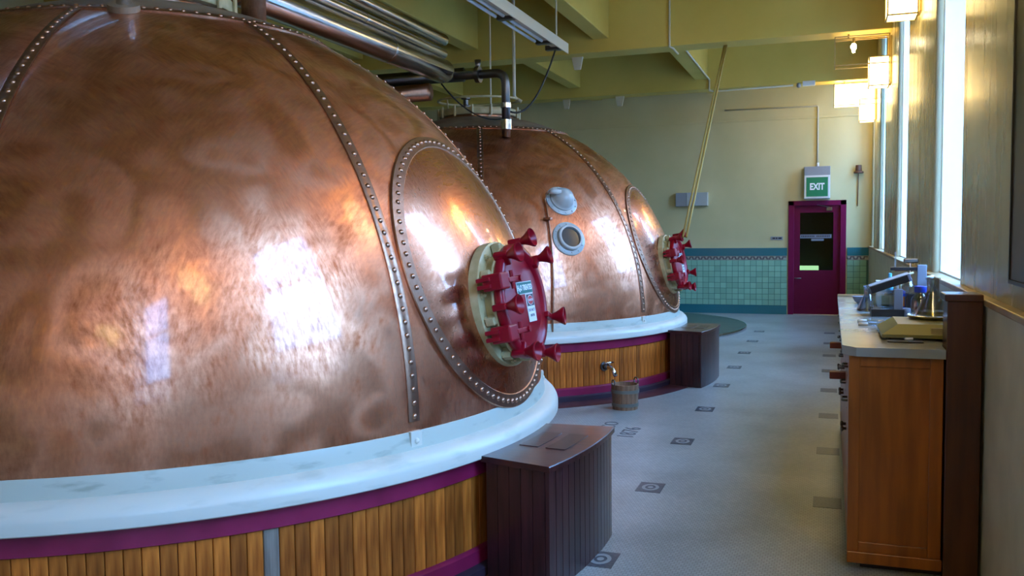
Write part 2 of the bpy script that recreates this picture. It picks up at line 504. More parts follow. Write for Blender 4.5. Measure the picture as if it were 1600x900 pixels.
# wainscot tiles
pitch, rowh, z0 = 0.111, 0.107, 0.165
bm = bmesh.new()
for xa, xb in ((XL, DX0 - 0.02), (DX1 + 0.02, XW)):
    box(bm, (xa, YF - 0.012, 0), (xb, YF, 1.25))
obj('tile_backing', bm, GROUT, wall_far)
t0 = obj('tile', B((-pitch / 2 + 0.003, -0.008, 0.003), (pitch / 2 - 0.003, 0, rowh - 0.003), 0.0025), TILE, wall_far)
first = True
rest = bmesh.new()
for side, xs in (('l', [DX0 - 0.02 - pitch * (i + 0.5) for i in range(68)]), ('r', [DX1 + 0.02 + pitch * (i + 0.5) for i in range(3)])):
    for i, x in enumerate(xs):
        for j in range(8):
            z = z0 + j * rowh
            if side == 'l' and i > 31:
                box(rest, (x - pitch / 2 + .003, YF - .02, z + .003), (x + pitch / 2 - .003, YF - .012, z + rowh - .003))
            elif first:
                t0.location = (x, YF - 0.012, z); first = False
            else:
                inst('tile', t0, wall_far, Matrix.Translation((x, YF - 0.012, z)))
tag(obj('tile_field', rest, TILE, wall_far), kind='stuff')
for xa, xb in ((XL, DX0 - 0.02), (DX1 + 0.02, XW)):
    obj('border_strip', B((xa, YF - 0.022, 1.10), (xb, YF - 0.012, 1.25), 0.002), TEAL, wall_far)
    obj('border_strip', B((xa, YF - 0.022, 0.0), (xb, YF - 0.012, 0.165), 0.002), TEAL, wall_far)
    obj('key_ground', B((xa, YF - 0.018, 1.021), (xb, YF - 0.012, 1.10)), KEYBG, wall_far)
    bm = bmesh.new()
    x = xb - 0.02
    kp, th = 0.115, 0.016
    while x - kp > max(xa, -5):
        zb, zt = 1.034, 1.088
        box(bm, (x - kp * .5, YF - .021, zt - th), (x + th * .5, YF - .017, zt))
        box(bm, (x - kp * .5 - th * .5, YF - .021, zb), (x - kp * .5 + th * .5, YF - .017, zt))
        box(bm, (x - kp, YF - .021, zb), (x - kp * .5, YF - .017, zb + th))
        box(bm, (x - kp - th * .5, YF - .021, zb), (x - kp + th * .5, YF - .017, zt))
        x -= kp
    if len(bm.verts):
        tag(obj('greek_key_band', bm, KEYDARK, wall_far), kind='stuff')
    else:
        bm.free()
obj('picture_rail', B((XL, YF - 0.02, 3.63), (XW, YF, 3.67), 0.004), WALL, wall_far)

# right wall: lower wall, ledge, rounded piers, lintels
wall_right = tag(obj('wall_right', B((XW, YB, 0), (1.1, YF, SILL - 0.03)), LOWWALL), 'cream window wall below the sill ledge', 'wall', kind='structure')
obj('sill_ledge', B((XW - 0.012, YB, SILL - 0.03), (XG + .1, YF, SILL), 0.006), LEDGEWOOD, wall_right)
edges = [YB] + [e for a in WIN for e in a] + [YF]
rd = 0.045
for k in range(0, len(edges), 2):
    y0, y1 = edges[k], edges[k + 1]
    prof = [(1.1, y0), (XP + rd, y0)]
    for q in range(7):
        a = q / 6 * PI / 2
        prof.append((XP + rd - rd * math.sin(a), y0 + rd - rd * math.cos(a)))
    for q in range(7):
        a = q / 6 * PI / 2
        prof.append((XP + rd - rd * math.cos(a), y1 - rd + rd * math.sin(a)))
    prof.append((1.1, y1))
    bm = bmesh.new()
    lo = [bm.verts.new((x, y, SILL)) for x, y in prof]
    hi = [bm.verts.new((x, y, ZC)) for x, y in prof]
    for i in range(len(prof)):
        j = (i + 1) % len(prof)
        bm.faces.new((lo[i], lo[j], hi[j], hi[i]))
    bm.faces.new(lo); bm.faces.new(hi)
    obj('pier', bm, PIER, wall_right, True, angle=50)
for i, (a, b) in enumerate(WIN):
    obj('lintel', B((XP + 0.02, a - .01, WTOP), (1.1, b + .01, ZC)), PIER, wall_right)
    for yy, s in ((a, 1), (b, -1)):     # white painted reveal boards inside the opening
        obj('reveal_board', B((XP + rd + .005, yy, SILL), (XG, yy + s * 0.012, WTOP)), REVEAL, wall_right)
    obj('sill_board', B((XP + rd, a + .012, SILL), (XG, b - .012, SILL + 0.012)), REVEAL, wall_right)
    bm = bmesh.new()
    fwid = 0.05
    box(bm, (XG, a, SILL), (XG + .06, a + fwid, WTOP)); box(bm, (XG, b - fwid, SILL), (XG + .06, b, WTOP))
    box(bm, (XG, a, SILL), (XG + .06, b, SILL + fwid)); box(bm, (XG, a, WTOP - fwid), (XG + .06, b, WTOP))
    zm = (SILL + WTOP) / 2 + .4
    box(bm, (XG + .01, a, zm - .025), (XG + .05, b, zm + .025))
    wo = tag(obj('window_%d' % (i + 1), bm, REVEAL), 'tall white framed window, number %d along the wall from the viewer' % (i + 1), 'window', kind='structure')
    wo['label'] = ['tall window behind the viewer in the right wall', 'tall window beside the dark poster, nearest the viewer', 'tall bright window above the near end of the counter',
                   'tall bright window, middle of the three beyond the counter post', 'tall bright window just before the lantern nearest the far wall', 'narrow window in the corner beside the exit door'][i]
    for z1, z2 in ((SILL + fwid, zm - .025), (zm + .025, WTOP - fwid)):
        obj('pane', B((XG + .027, a + fwid, z1), (XG + .033, b - fwid, z2)), PANE, wo)
    pl = bpy.data.lights.new('daylight_portal', 'AREA')
    pl.shape = 'RECTANGLE'; pl.size = b - a; pl.size_y = WTOP - SILL
    pl.cycles.is_portal = True
    po = bpy.data.objects.new('daylight_portal', pl)
    COL.objects.link(po)
    po.parent = wo
    po.matrix_local = frame_from((XG + .10, (a + b) / 2, (SILL + WTOP) / 2), (1, 0, 0), (0, 0, 1))

# beams, joists, brackets
ZB = 4.03
for i, (y0, y1) in enumerate(((0.4, 0.8), (4.2, 4.6), (8.05, 8.45), (11.95, 12.35), (15.8, 16.18))):
    obj('beam', B((XL, y0, ZB), (XP + .1, y1, ZC), 0.012), BEAM, ceiling)
for x1, y0, y1, zb in ((-2.85, 8.45, 11.95, 4.2), (-4.75, 8.45, 11.95, 4.2), (-2.03, 12.35, 15.8, 4.2), (-4.3, 12.35, 15.8, 4.2), (-2.03, 16.18, YF, 4.2), (-4.3, 16.18, YF, 4.2),
                       (-2.85, 4.6, 8.05, 4.2), (-4.75, 4.6, 8.05, 4.2), (-6.6, 8.45, 11.95, 4.2), (-6.6, 12.35, 15.8, 4.2)):
    obj('joist', B((x1 - .22, y0, zb), (x1, y1, ZC), 0.01), BEAM, ceiling)

def bracket(x, y, w_, hgt):
    bm = bmesh.new()
    vs = [(-w_ / 2, 0), (w_ / 2, 0), (w_ * .28, -hgt), (-w_ * .28, -hgt)]
    a = [bm.verts.new((x + p, y - .02, ZB + q)) for p, q in vs]
    b = [bm.verts.new((x + p, y + .02, ZB + q)) for p, q in vs]
    for i in range(4):
        j = (i + 1) % 4
        bm.faces.new((a[i], a[j], b[j], b[i]))
    bm.faces.new(a); bm.faces.new(b)
    obj('bracket', bm, PALE, ceiling)
bracket(-3.36, 12.2, .16, .17); bracket(-4.62, 16.0, .14, .17); bracket(-3.62, 16.0, .16, .17)
bracket(-2.4, 8.3, .12, .2)

# floor insets (dark mosaic squares) with a pale emblem
ins = None
def emblem_mesh():
    bm = bmesh.new()
    lathe(bm, [(0.030, 0), (0.030, .0012), (0.048, .0012), (0.048, 0)], 20)
    lathe(bm, [(0.0, .0012), (0.016, .0012), (0.016, 0)], 10)
    return bm
for k in range(9):
    for x in (-1.045, -0.005):
        y = 4.15 + 1.283 * k
        if x > -0.5 and k == 0:
            continue
        mw = Matrix.Translation((x, y, 0))
        if ins is None:
            ins = obj('inset_tile', B((-.078, -.105, 0), (.078, .105, .0015)), INSET, floor)
            em = obj('emblem', emblem_mesh(), INSETPALE, ins)
            ins.matrix_local = mw; em.location = (0, 0, .0015); em.scale = (1.1, 1.5, 1)
        else:
            o = inst('inset_tile', ins, floor, mw)
            if x < -0.5:
                e = inst('emblem', em, o, Matrix.Translation((0, 0, .0015)) @ Matrix.Diagonal((1.1, 1.5, 1, 1)))
tm = lambda x, y: frame_from((x, y, .001), (0, 0, 1), (-1, 0, 0))
text('mosaic_lettering', '1876', 0.19, INSET, floor, tm(-1.49, 6.90), .0006)
text('mosaic_lettering', 'CO', 0.17, INSET, floor, tm(-1.70, 7.12), .0006)

# ------------------------------------------------------------------ copper kettles
A_, B_, ZK = 2.2854, 2.2030, 0.736
RK = 2.3851
def dome(az, el, off=0.0):
    a, e = R(az), R(el)
    p = Vector((A_ * math.cos(e) * math.cos(a), A_ * math.cos(e) * math.sin(a), ZK + B_ * math.sin(e)))
    n = Vector((p.x / A_ ** 2, p.y / A_ ** 2, (p.z - ZK) / B_ ** 2)).normalized()
    return p + n * off, n

def rivet_bm(bm, p, n, r, hgt=0.6):
    Mx = frame_from(p, n, (0.3, 0.2, 1) if abs(n[2]) < .95 else (1, 0, 0))
    lathe(bm, [(r, -0.002), (r * .85, r * hgt * .55), (r * .45, r * hgt * .95), (0, r * hgt * 1.05)], 8, Mx)

def strap_bm(pts_n, wid, th):
    """flat strap swept along list of (point, normal)"""
    bm = bmesh.new()
    n = len(pts_n)
    rows = []
    for i, (p, nn) in enumerate(pts_n):
        t = (pts_n[min(i + 1, n - 1)][0] - pts_n[max(i - 1, 0)][0]).normalized()
        s = t.cross(nn).normalized()
        prof = [(-wid / 2, -0.01), (-wid / 2, th * .6), (-wid / 2 + .004, th), (wid / 2 - .004, th), (wid / 2, th * .6), (wid / 2, -0.01)]
        rows.append([bm.verts.new(p + s * u + nn * v) for u, v in prof])
    for a, b in zip(rows[:-1], rows[1:]):
        for k in range(5):
            bm.faces.new((a[k], a[k + 1], b[k + 1], b[k]))
    return bm

HP_AZ, HP_EL, HP_R = -1.0, 18.7, 18.9       # oval hatch panel: centre direction and angular radius
def panel_dir(rho, th):
    """unit-sphere direction at angular distance rho*HP_R from panel centre"""
    ang = R(HP_R) * rho
    c = Vector((math.cos(R(HP_EL)) * math.cos(R(HP_AZ)), math.cos(R(HP_EL)) * math.sin(R(HP_AZ)), math.sin(R(HP_EL))))
    e1 = Vector((-math.sin(R(HP_AZ)), math.cos(R(HP_AZ)), 0))
    e2 = c.cross(e1)
    d = c * math.cos(ang) + (e1 * math.cos(th) + e2 * math.sin(th)) * math.sin(ang)
    return math.degrees(math.atan2(d.y, d.x)), math.degrees(math.asin(d.z))

def panel_pt(rho, th, off):
    return dome(*panel_dir(rho, th), off)

def stave_mesh():
    n = 234
    wv = 2 * PI * 2.318 / n
    bm = bmesh.new()
    x0, x1 = 2.290, 2.318
    z0, z1 = 0.10, 0.475
    g = 0.0012
    pr = [(x0, -wv / 2 + g), (x1 - .003, -wv / 2 + g), (x1, -wv / 2 + g + .003), (x1, wv / 2 - g - .003), (x1 - .003, wv / 2 - g), (x0, wv / 2 - g)]
    lo = [bm.verts.new((x, y, z0)) for x, y in pr]; hi = [bm.verts.new((x, y, z1)) for x, y in pr]
    for i in range(6):
        j = (i + 1) % 6
        bm.faces.new((lo[i], lo[j], hi[j], hi[i]))
    bm.faces.new(lo); bm.faces.new(hi)
    return bm, n

def trumpet_bm():
    """clamp knob: stem flaring to a hollow cup, along local Z"""
    return L([(0, 0), (.018, 0), (.016, .02), (.014, .035), (.015, .05), (.021, .068), (.031, .088), (.041, .104), (.044, .112), (.041, .116),
              (.033, .104), (.022, .088), (.012, .080), (0, .078)], 20)

protos = {}
def kettle(loc, label, group):
    K = thing('copper_kettle', label, 'kettle', loc, 0, group)
    # shell
    if not protos:
        prof = []
        for i in range(49):
            e = -1.5 + (64 + 1.5) * i / 48
            prof.append((A_ * math.cos(R(e)), ZK + B_ * math.sin(R(e))))
        protos['dome'] = obj('dome', L(prof, 160), COPPER, K, True)
        prof = []
        e2 = math.degrees(math.acos(0.42 / A_))
        for i in range(13):
            e = 63.5 + (e2 - 63.5) * i / 12
            prof.append((A_ * math.cos(R(e)) + .002, ZK + B_ * math.sin(R(e)) + .002))
        protos['crown'] = obj('crown', L(prof, 96), CROWN, K, True)
        # white base rim
        protos['base_rim'] = obj('base_rim', L([(2.27, .664), (2.318, .664), (2.352, .650), (2.374, .628), (2.382, .612), (RK, .602), (RK, .562), (2.380, .557), (2.30, .555)], 192), WHITE, K, True, angle=40)
        protos['base_collar'] = obj('base_collar', L([(2.26, .75), (2.288, .738), (2.306, .668), (2.306, .655)], 192), COLLAR, K, True, angle=40)
        protos['upper_band'] = obj('upper_band', L([(2.30, .556), (2.334, .556), (2.334, .470), (2.328, .466), (2.30, .466)], 192), MAROON, K, True, angle=40)
        protos['base_wall'] = obj('base_wall', L([(2.29, .55), (2.29, .05)], 128), DARKBASE, K, True)
        protos['lower_band'] = obj('lower_band', L([(2.30, .128), (2.332, .125), (2.342, .115), (2.342, .052), (2.30, .052)], 192), MAROON, K, True, angle=40)
        protos['plinth'] = obj('plinth', L([(2.30, .054), (2.375, .052), (2.385, .045), (2.385, 0.0)], 128), DARKBASE, K, True, angle=40)
        protos['painted_skirt'] = obj('painted_skirt', L([(2.38, .0), (2.38, .006), (2.60, .004), (2.61, .0)], 128), PAINTFLOOR, K, True, angle=40)
        bm, n = stave_mesh()
        st = obj('stave', bm, STAVE, K)
        protos['stave'] = st
        # seam strap
        pts = [dome(0, 1.2 + (63.2 - 1.2) * i / 60, 0) for i in range(61)]
        sp = obj('seam_strap', strap_bm(pts, .062, .008), COPPER_STRAP, K, True, angle=40)
        bm = bmesh.new()
        arc = A_ * R(62)
        nr = int(arc / .060)
        for i in range(nr):
            p, n_ = dome(0, 1.8 + 61 * i / (nr - 1), .008)
            rivet_bm(bm, p, n_, .0135)
        rv = obj('rivets', bm, RIVET, sp, True); tag(rv, kind='stuff')
        protos['seam_strap'] = sp; protos['seam_rivets'] = rv
        bm = bmesh.new()
        pts = [dome(3 * i, 63.5, 0.002) for i in range(121)]
        rs = obj('ring_strap', strap_bm(pts, .07, .008), COPPER_STRAP, K, True, angle=40)
        bm = bmesh.new()
        for i in range(105):
            p, n_ = dome(360 * i / 105, 63.5, .010)
            rivet_bm(bm, p, n_, .013)
        rr = obj('rivets', bm, RIVET, rs, True); tag(rr, kind='stuff')
        protos['ring_strap'] = rs; protos['ring_rivets'] = rr
        ft = obj('strap_foot', box(bmesh.new(), (2.284, -.032, .662), (2.304, .032, .742), .003), WHITE, K)
        bm = bmesh.new(); rivet_bm(bm, Vector((2.304, 0, .70)), Vector((1, 0, 0.15)).normalized(), .014)
        fr_ = obj('rivets', bm, WHITE, ft, True)
        protos['strap_foot'] = ft; protos['foot_rivet'] = fr_
        # hatch panel
        bm = bmesh.new()
        NR, NS = 16, 72
        c, nn = panel_pt(0, 0, .014)
        rows = [[bm.verts.new(c)]]
        for i in range(1, NR + 1):
            rho = i / NR
            rows.append([bm.verts.new(panel_pt(rho, 2 * PI * k / NS, .008 + .006 * (1 - rho ** 2.2))[0]) for k in range(NS)])
        for i in range(NR):
            for k in range(NS):
                k2 = (k + 1) % NS
                if i == 0:
                    bm.faces.new((rows[0][0], rows[1][k], rows[1][k2]))
                else:
                    bm.faces.new((rows[i][k], rows[i + 1][k], rows[i + 1][k2], rows[i][k2]))
        hp = obj('hatch_panel', bm, COPPER_SMOOTH, K, True)
        pts = [panel_pt(.985, 2 * PI * k / 144, .004) for k in range(145)]
        rim = obj('panel_rim', strap_bm(pts, .072, .010), COPPER_STRAP, hp, True, angle=40)
        bm = bmesh.new()
        for i in range(84):
            p, n_ = panel_pt(.985, 2 * PI * i / 84, .014)
            rivet_bm(bm, p, n_, .0135)
        prv = obj('rivets', bm, RIVET, hp, True); tag(prv, kind='stuff')
        protos['hatch_panel'] = hp; protos['panel_rim'] = rim; protos['panel_rivets'] = prv
        # neck
        protos['neck'] = obj('neck', L([(.405, 2.86), (.405, 2.945)], 64), COPPER_STRAP, K, True)
        protos['neck_flange'] = obj('neck_flange', L([(.36, 2.93), (.455, 2.93), (.462, 2.94), (.462, 2.995), (.455, 3.005), (.36, 3.005), (.36, 2.93)], 64), CREAM, K, True, angle=40)
        bm = bmesh.new()
        for i in range(14):
            a = 2 * PI * i / 14
            lathe(bm, [(0, 3.03), (.014, 3.03), (.014, 2.91), (0, 2.91)], 6, Matrix.Translation((.475 * math.cos(a), .475 * math.sin(a), 0)))
        fb = obj('flange_bolts', bm, CREAM, protos['neck_flange']); tag(fb, kind='stuff')
        protos['flange_bolts'] = fb
        protos['hoop'] = obj('hoop', T([(.47 * math.cos(2 * PI * i / 48), .47 * math.sin(2 * PI * i / 48), 3.13 + .015 * math.sin(2 * PI * i / 48)) for i in range(49)], .014, 8), CREAM, K, True)
        for i in range(4):
            a = 2 * PI * (i + .5) / 4 + .3
            o = obj('hoop_post', T([(.455 * math.cos(a), .455 * math.sin(a), 3.0), (.47 * math.cos(a), .47 * math.sin(a), 3.13)], .010, 8), CREAM, K, True)
            protos['hoop_post%d' % i] = o
        protos['neck_lid'] = obj('neck_lid', L([(0, 2.985), (.30, 2.985), (.355, 2.97)], 48), CROWN, K, True)
        vent = obj('vent_valve', L([(0, 2.98), (.05, 2.98), (.05, 3.05), (.03, 3.06), (.03, 3.12), (.055, 3.13), (.055, 3.16), (0, 3.17)], 16, Matrix.Translation((-.08, -.2, 0))), DARKSTEEL, K, True, angle=40)
        protos['vent_valve'] = vent
        for i in range(1, n):
            inst('stave', st, K, Matrix.Rotation(2 * PI * i / n, 4, 'Z'))
        first_ = True
        d0 = protos
        for k in range(8):
            az = R(-23 + 45 * k)
            Mz = Matrix.Rotation(az, 4, 'Z')
            if k == 0:
                sp.matrix_local = Mz; ft.matrix_local = Mz
            else:
                s = inst('seam_strap', sp, K, Mz); r_ = inst('rivets', rv, s); r_['kind'] = 'stuff'
                s = inst('strap_foot', ft, K, Mz); inst('rivets', fr_, s)
    else:
        for nm in ('dome', 'crown', 'base_rim', 'base_collar', 'upper_band', 'base_wall', 'lower_band', 'plinth', 'painted_skirt', 'neck', 'hoop', 'neck_lid', 'vent_valve'):
            inst(nm, protos[nm], K)
        nf = inst('neck_flange', protos['neck_flange'], K); b_ = inst('flange_bolts', protos['flange_bolts'], nf); b_['kind'] = 'stuff'
        for i in range(4):
            inst('hoop_post', protos['hoop_post%d' % i], K)
        for i in range(234):
            inst('stave', protos['stave'], K, Matrix.Rotation(2 * PI * i / 234, 4, 'Z'))
        for k in range(8):
            Mz = Matrix.Rotation(R(-23 + 45 * k), 4, 'Z')
            s = inst('seam_strap', protos['seam_strap'], K, Mz); r_ = inst('rivets', protos['seam_rivets'], s); r_['kind'] = 'stuff'
            s = inst('strap_foot', protos['strap_foot'], K, Mz); inst('rivets', protos['foot_rivet'], s)
        s = inst('ring_strap', protos['ring_strap'], K); r_ = inst('rivets', protos['ring_rivets'], s); r_['kind'] = 'stuff'
        h_ = inst('hatch_panel', protos['hatch_panel'], K); inst('panel_rim', protos['panel_rim'], h_); r_ = inst('rivets', protos['panel_rivets'], h_); r_['kind'] = 'stuff'
    return K

HATCH_AZ, HATCH_EL = -3.0, 13.0
def hatch(K, knobs, swing=0):
    p, n = dome(HATCH_AZ, HATCH_EL, .03)
    n = Vector((math.cos(R(HATCH_AZ)) * math.cos(R(10)), math.sin(R(HATCH_AZ)) * math.cos(R(10)), math.sin(R(10))))
    M = frame_from(p, n, (0, 0, 1)) @ Matrix.Diagonal((.9, .9, .82, 1))          # local Z outward, Y up, X = u x n (towards +Y side or -Y)
    fl = obj('hatch_flange', L([(.25, -.06), (.355, -.06), (.355, .0), (.345, .006), (.25, .006)], 64), CREAM, K, True, angle=40)
    fl.matrix_local = M
    bm = bmesh.new()
    for i in range(16):
        a = 2 * PI * (i + .5) / 16
        lathe(bm, [(.017, 0), (.017, .018), (.009, .018), (.009, .034), (0, .034)], 6, Matrix.Translation((.325 * math.cos(a), .325 * math.sin(a), .005)))
    o = tag(obj('flange_bolts', bm, CREAM, fl), kind='stuff')
    nk = obj('hatch_collar', L([(.285, .0), (.285, .062), (.318, .064), (.322, .074), (.318, .084), (.25, .084)], 64), CREAM, K, True, angle=40)
    nk.matrix_local = M
    for i in range(8):
        a = 2 * PI * (i + .3) / 8
        lug = obj('lug', box(bmesh.new(), (.285, -.022, .012), (.348, .022, .070), .006), CREAM, nk)
        lug.matrix_local = Matrix.Rotation(a, 4, 'Z')
    cov = obj('hatch_cover', L([(.318, .086), (.325, .092), (.325, .128), (.315, .138), (.285, .142), (.270, .132), (.255, .118), (.20, .128), (.12, .138), (0, .142)], 64), RED, K, True, angle=50)
    cov.matrix_local = M
    kb = None
    for i, (a, rr, z, tilt) in enumerate(knobs):
        Mk = Matrix.Rotation(R(a), 4, 'Z') @ Matrix.Translation((rr, 0, z)) @ Matrix.Rotation(R(tilt), 4, 'Y') @ Matrix.Diagonal((1.25, 1.25, 1.25, 1))
        if kb is None:
            kb = obj('clamp_knob', trumpet_bm(), RED, cov, True, angle=60); kb.matrix_local = Mk
        else:
            inst('clamp_knob', kb, cov, Mk)
        arm = obj('clamp_arm', box(bmesh.new(), (.27, -.018, .075), (.352, .018, .165), .008), RED, cov)
        arm.matrix_local = Matrix.Rotation(R(a), 4, 'Z')
    # two heavy hinge blocks at the near side with arms reaching over the face
    s = HSIDE
    for zz in (.125, -.155):
        bm = bmesh.new()
        box(bm, (s * .37, zz - .045, .05), (s * .255, zz + .045, .175), .01)
        box(bm, (s * .385, zz - .030, .02), (s * .335, zz - .008, .11), .005)
        box(bm, (s * .385, zz + .008, .02), (s * .335, zz + .030, .11), .005)
        obj('hinge_block', bm, RED, cov)
        bm = bmesh.new()
        box(bm, (s * .27, zz - .014, .150), (s * .09, zz + .014, .178), .005)
        tube(bm, [(s * .12, zz, .13), (s * .12, zz, .19)], .018, 8)
        tube(bm, [(s * .20, zz - .05, .165), (s * .20, zz + .05, .165)], .013, 8)
        obj('hinge_arm', bm, RED, cov)
    # signs on the cover
    fx = lambda x, y, z: frame_from((x, y, z), (0, 0, 1), (0, 1, 0))
    sg = obj('sign', B((-.115, .035, .141), (.105, .105, .146), .001), SIGNWHITE, cov)
    obj('sign_face', B((-.110, .039, .146), (.100, .101, .147)), SIGNGREEN, cov)
    text('sign_lettering', 'H\u2082O TREATED', .043, TEXTWHITE, cov, fx(-.005, .070, .1475), .0006, sx=.78, bold=.0012)
    obj('sign', B((-.01, -.125, .141), (.10, .034, .146), .001), SIGNWHITE, cov)
    obj('sign_face', B((-.004, -.036, .146), (.094, .030, .147)), TEXTBLACK, cov)
    bm = L([(0, .148), (.030, .148), (.030, .147)], 24); bmesh.ops.transform(bm, matrix=Matrix.Translation((.045, -.003, 0)) @ Matrix.Diagonal((1.35, .92, 1, 1)), verts=bm.verts[:])
    obj('sign_face', bm, TEXTWHITE, cov)
    bm = L([(0, .149), (.027, .149), (.027, .148)], 24); bmesh.ops.transform(bm, matrix=Matrix.Translation((.045, -.003, 0)) @ Matrix.Diagonal((1.35, .92, 1, 1)), verts=bm.verts[:])
    obj('sign_face', bm, SIGNRED, cov)
    text('sign_lettering', 'DANGER', .019, TEXTWHITE, cov, fx(.045, -.003, .1495), .0004, sx=.9)
    text('sign_lettering', 'DO NOT', .023, TEXTBLACK, cov, fx(.045, -.060, .1465), .0004)
    text('sign_lettering', 'ENTER', .021, TEXTBLACK, cov, fx(.045, -.090, .1465), .0004)
    return fl
HSIDE = -1

K1 = kettle((-3.809, 4.360, 0), 'large riveted copper kettle filling the left foreground', 'copper brew kettles')
K2 = kettle((-3.878, 9.745, 0), 'riveted copper kettle behind the big one, with sight glass and tap', 'copper brew kettles')
K1.children[0]
hatch(K1, [(42, .322, .10, 12), (85, .322, .10, 8), (128, .322, .10, 5), (182, .322, .10, 0), (236, .322, .10, 5), (288, .322, .10, 8), (338, .322, .10, 14)])
hatch(K2, [(35, .322, .10, 12), (80, .322, .10, 8), (120, .322, .10, 5), (175, .322, .10, 0), (240, .322, .10, 5), (290, .322, .10, 8), (335, .322, .10, 14)])

# one grey weathered stave on the near kettle
st_all = [c for c in K1.children if c.name.startswith('stave')]
for c in st_all:
    a = math.degrees(c.matrix_local.to_euler().z)
    if abs(a + 40.5) < .8:
        c.data = c.data.copy(); c.data.materials.clear(); c.data.materials.append(STAVE_GREY)
        c['label'] = 'grey weathered stave'

# --- fittings on the far kettle: inspection lamp, sight glass, copper conduit, tap
def round_fitting(K, az, el, kind):
    p, n = dome(az, el, .0)
    M = frame_from(p, n, (0, 0, 1))
    if kind == 'lamp':
        f = obj('lamp_flange', L([(0, .012), (.155, .012), (.165, .006), (.165, -.03)], 40), LAMPGREY, K, True, angle=40); f.matrix_local = M
        o = obj('lamp_housing', L([(.125, .012), (.125, .03), (.115, .035), (.108, .06), (.085, .105), (.045, .130), (0, .138)], 40), LAMPGREY, f, True, angle=50)
        o = obj('cable_gland', T([(-.05, .03, .10), (-.13, .045, .10), (-.155, .045, .09)], [.03, .03, .022], 12), LAMPGREY, f, True)
    else:
        f = obj('sight_glass_flange', L([(.10, .012), (.162, .012), (.172, .004), (.172, -.03)], 40), LAMPGREY, K, True, angle=40); f.matrix_local = M
        obj('bezel', L([(.100, .012), (.128, .014), (.128, .048), (.120, .055), (.103, .055), (.100, .035)], 40), LAMPGREY, f, True, angle=40)
        obj('lens', L([(0, .036), (.104, .034)], 32), LENS, f, True)
    bm = bmesh.new()
    for i in range(12):
        a = 2 * PI * i / 12
        lathe(bm, [(.008, .011), (.008, .018), (0, .019)], 6, Matrix.Translation((.147 * math.cos(a), .147 * math.sin(a), 0)))
    tag(obj('screws', bm, LAMPGREY, f), kind='stuff')
round_fitting(K2, -44.1, 31.9, 'lamp')
round_fitting(K2, -44.9, 21.2, 'glass')
pts = []
for i in range(24):
    t = i / 23
    p, n = dome(-49.6 + (-51.6 + 49.6) * t, 32 + (0.5 - 32) * t, .022)
    pts.append(p)
pts.append(pts[-1] + Vector((0, 0, -.12)))
p, n = dome(-48.3, 33, .10)
pts = [p, dome(-49.3, 33, .07)[0]] + pts
obj('copper_conduit', T(pts, .009, 8), COPPER_STRAP, K2, True)
p, n = dome(-50.0, 26.5, .02)
obj('conduit_clip', box(bmesh.new(), (p.x - .035, p.y - .035, p.z - .012), (p.x + .035, p.y + .035, p.z + .012), .004), COPPER_STRAP, K2)

az = R(-38.0)
tap = obj('tap', T(bend([(2.30, 0, .30), (2.44, 0, .30), (2.50, 0, .23)], .03), .020, 12), CHROME, K2, True)
tap.matrix_local = Matrix.Rotation(az, 4, 'Z')
obj('tap_flange', L([(0, 0), (.045, 0), (.045, .015), (.028, .02), (.028, .05), (0, .05)], 16, frame_from((2.316, 0, .30), (1, 0, 0), (0, 0, 1))), DARKSTEEL, tap, True, angle=40)
obj('tap_valve', T([(2.40, 0, .30), (2.40, 0, .345)], .014, 10), DARKSTEEL, tap, True)
obj('tap_handle', T([(2.40, -.05, .345), (2.40, .05, .345)], .009, 8), CHROME, tap, True)

# risers that leave the near kettle's crown
p, n = dome(-56, 62.5, 0)
o = obj('steel_riser', T([(p.x, p.y, p.z - .03), (p.x, p.y, 4.0)], .035, 16), STEEL, K1, True)
obj('riser_flange', L([(0, .03), (.075, .03), (.075, 0), (0, -.03)], 20, frame_from(p, n, (1, 0, 0))), CROWN, o, True, angle=40)

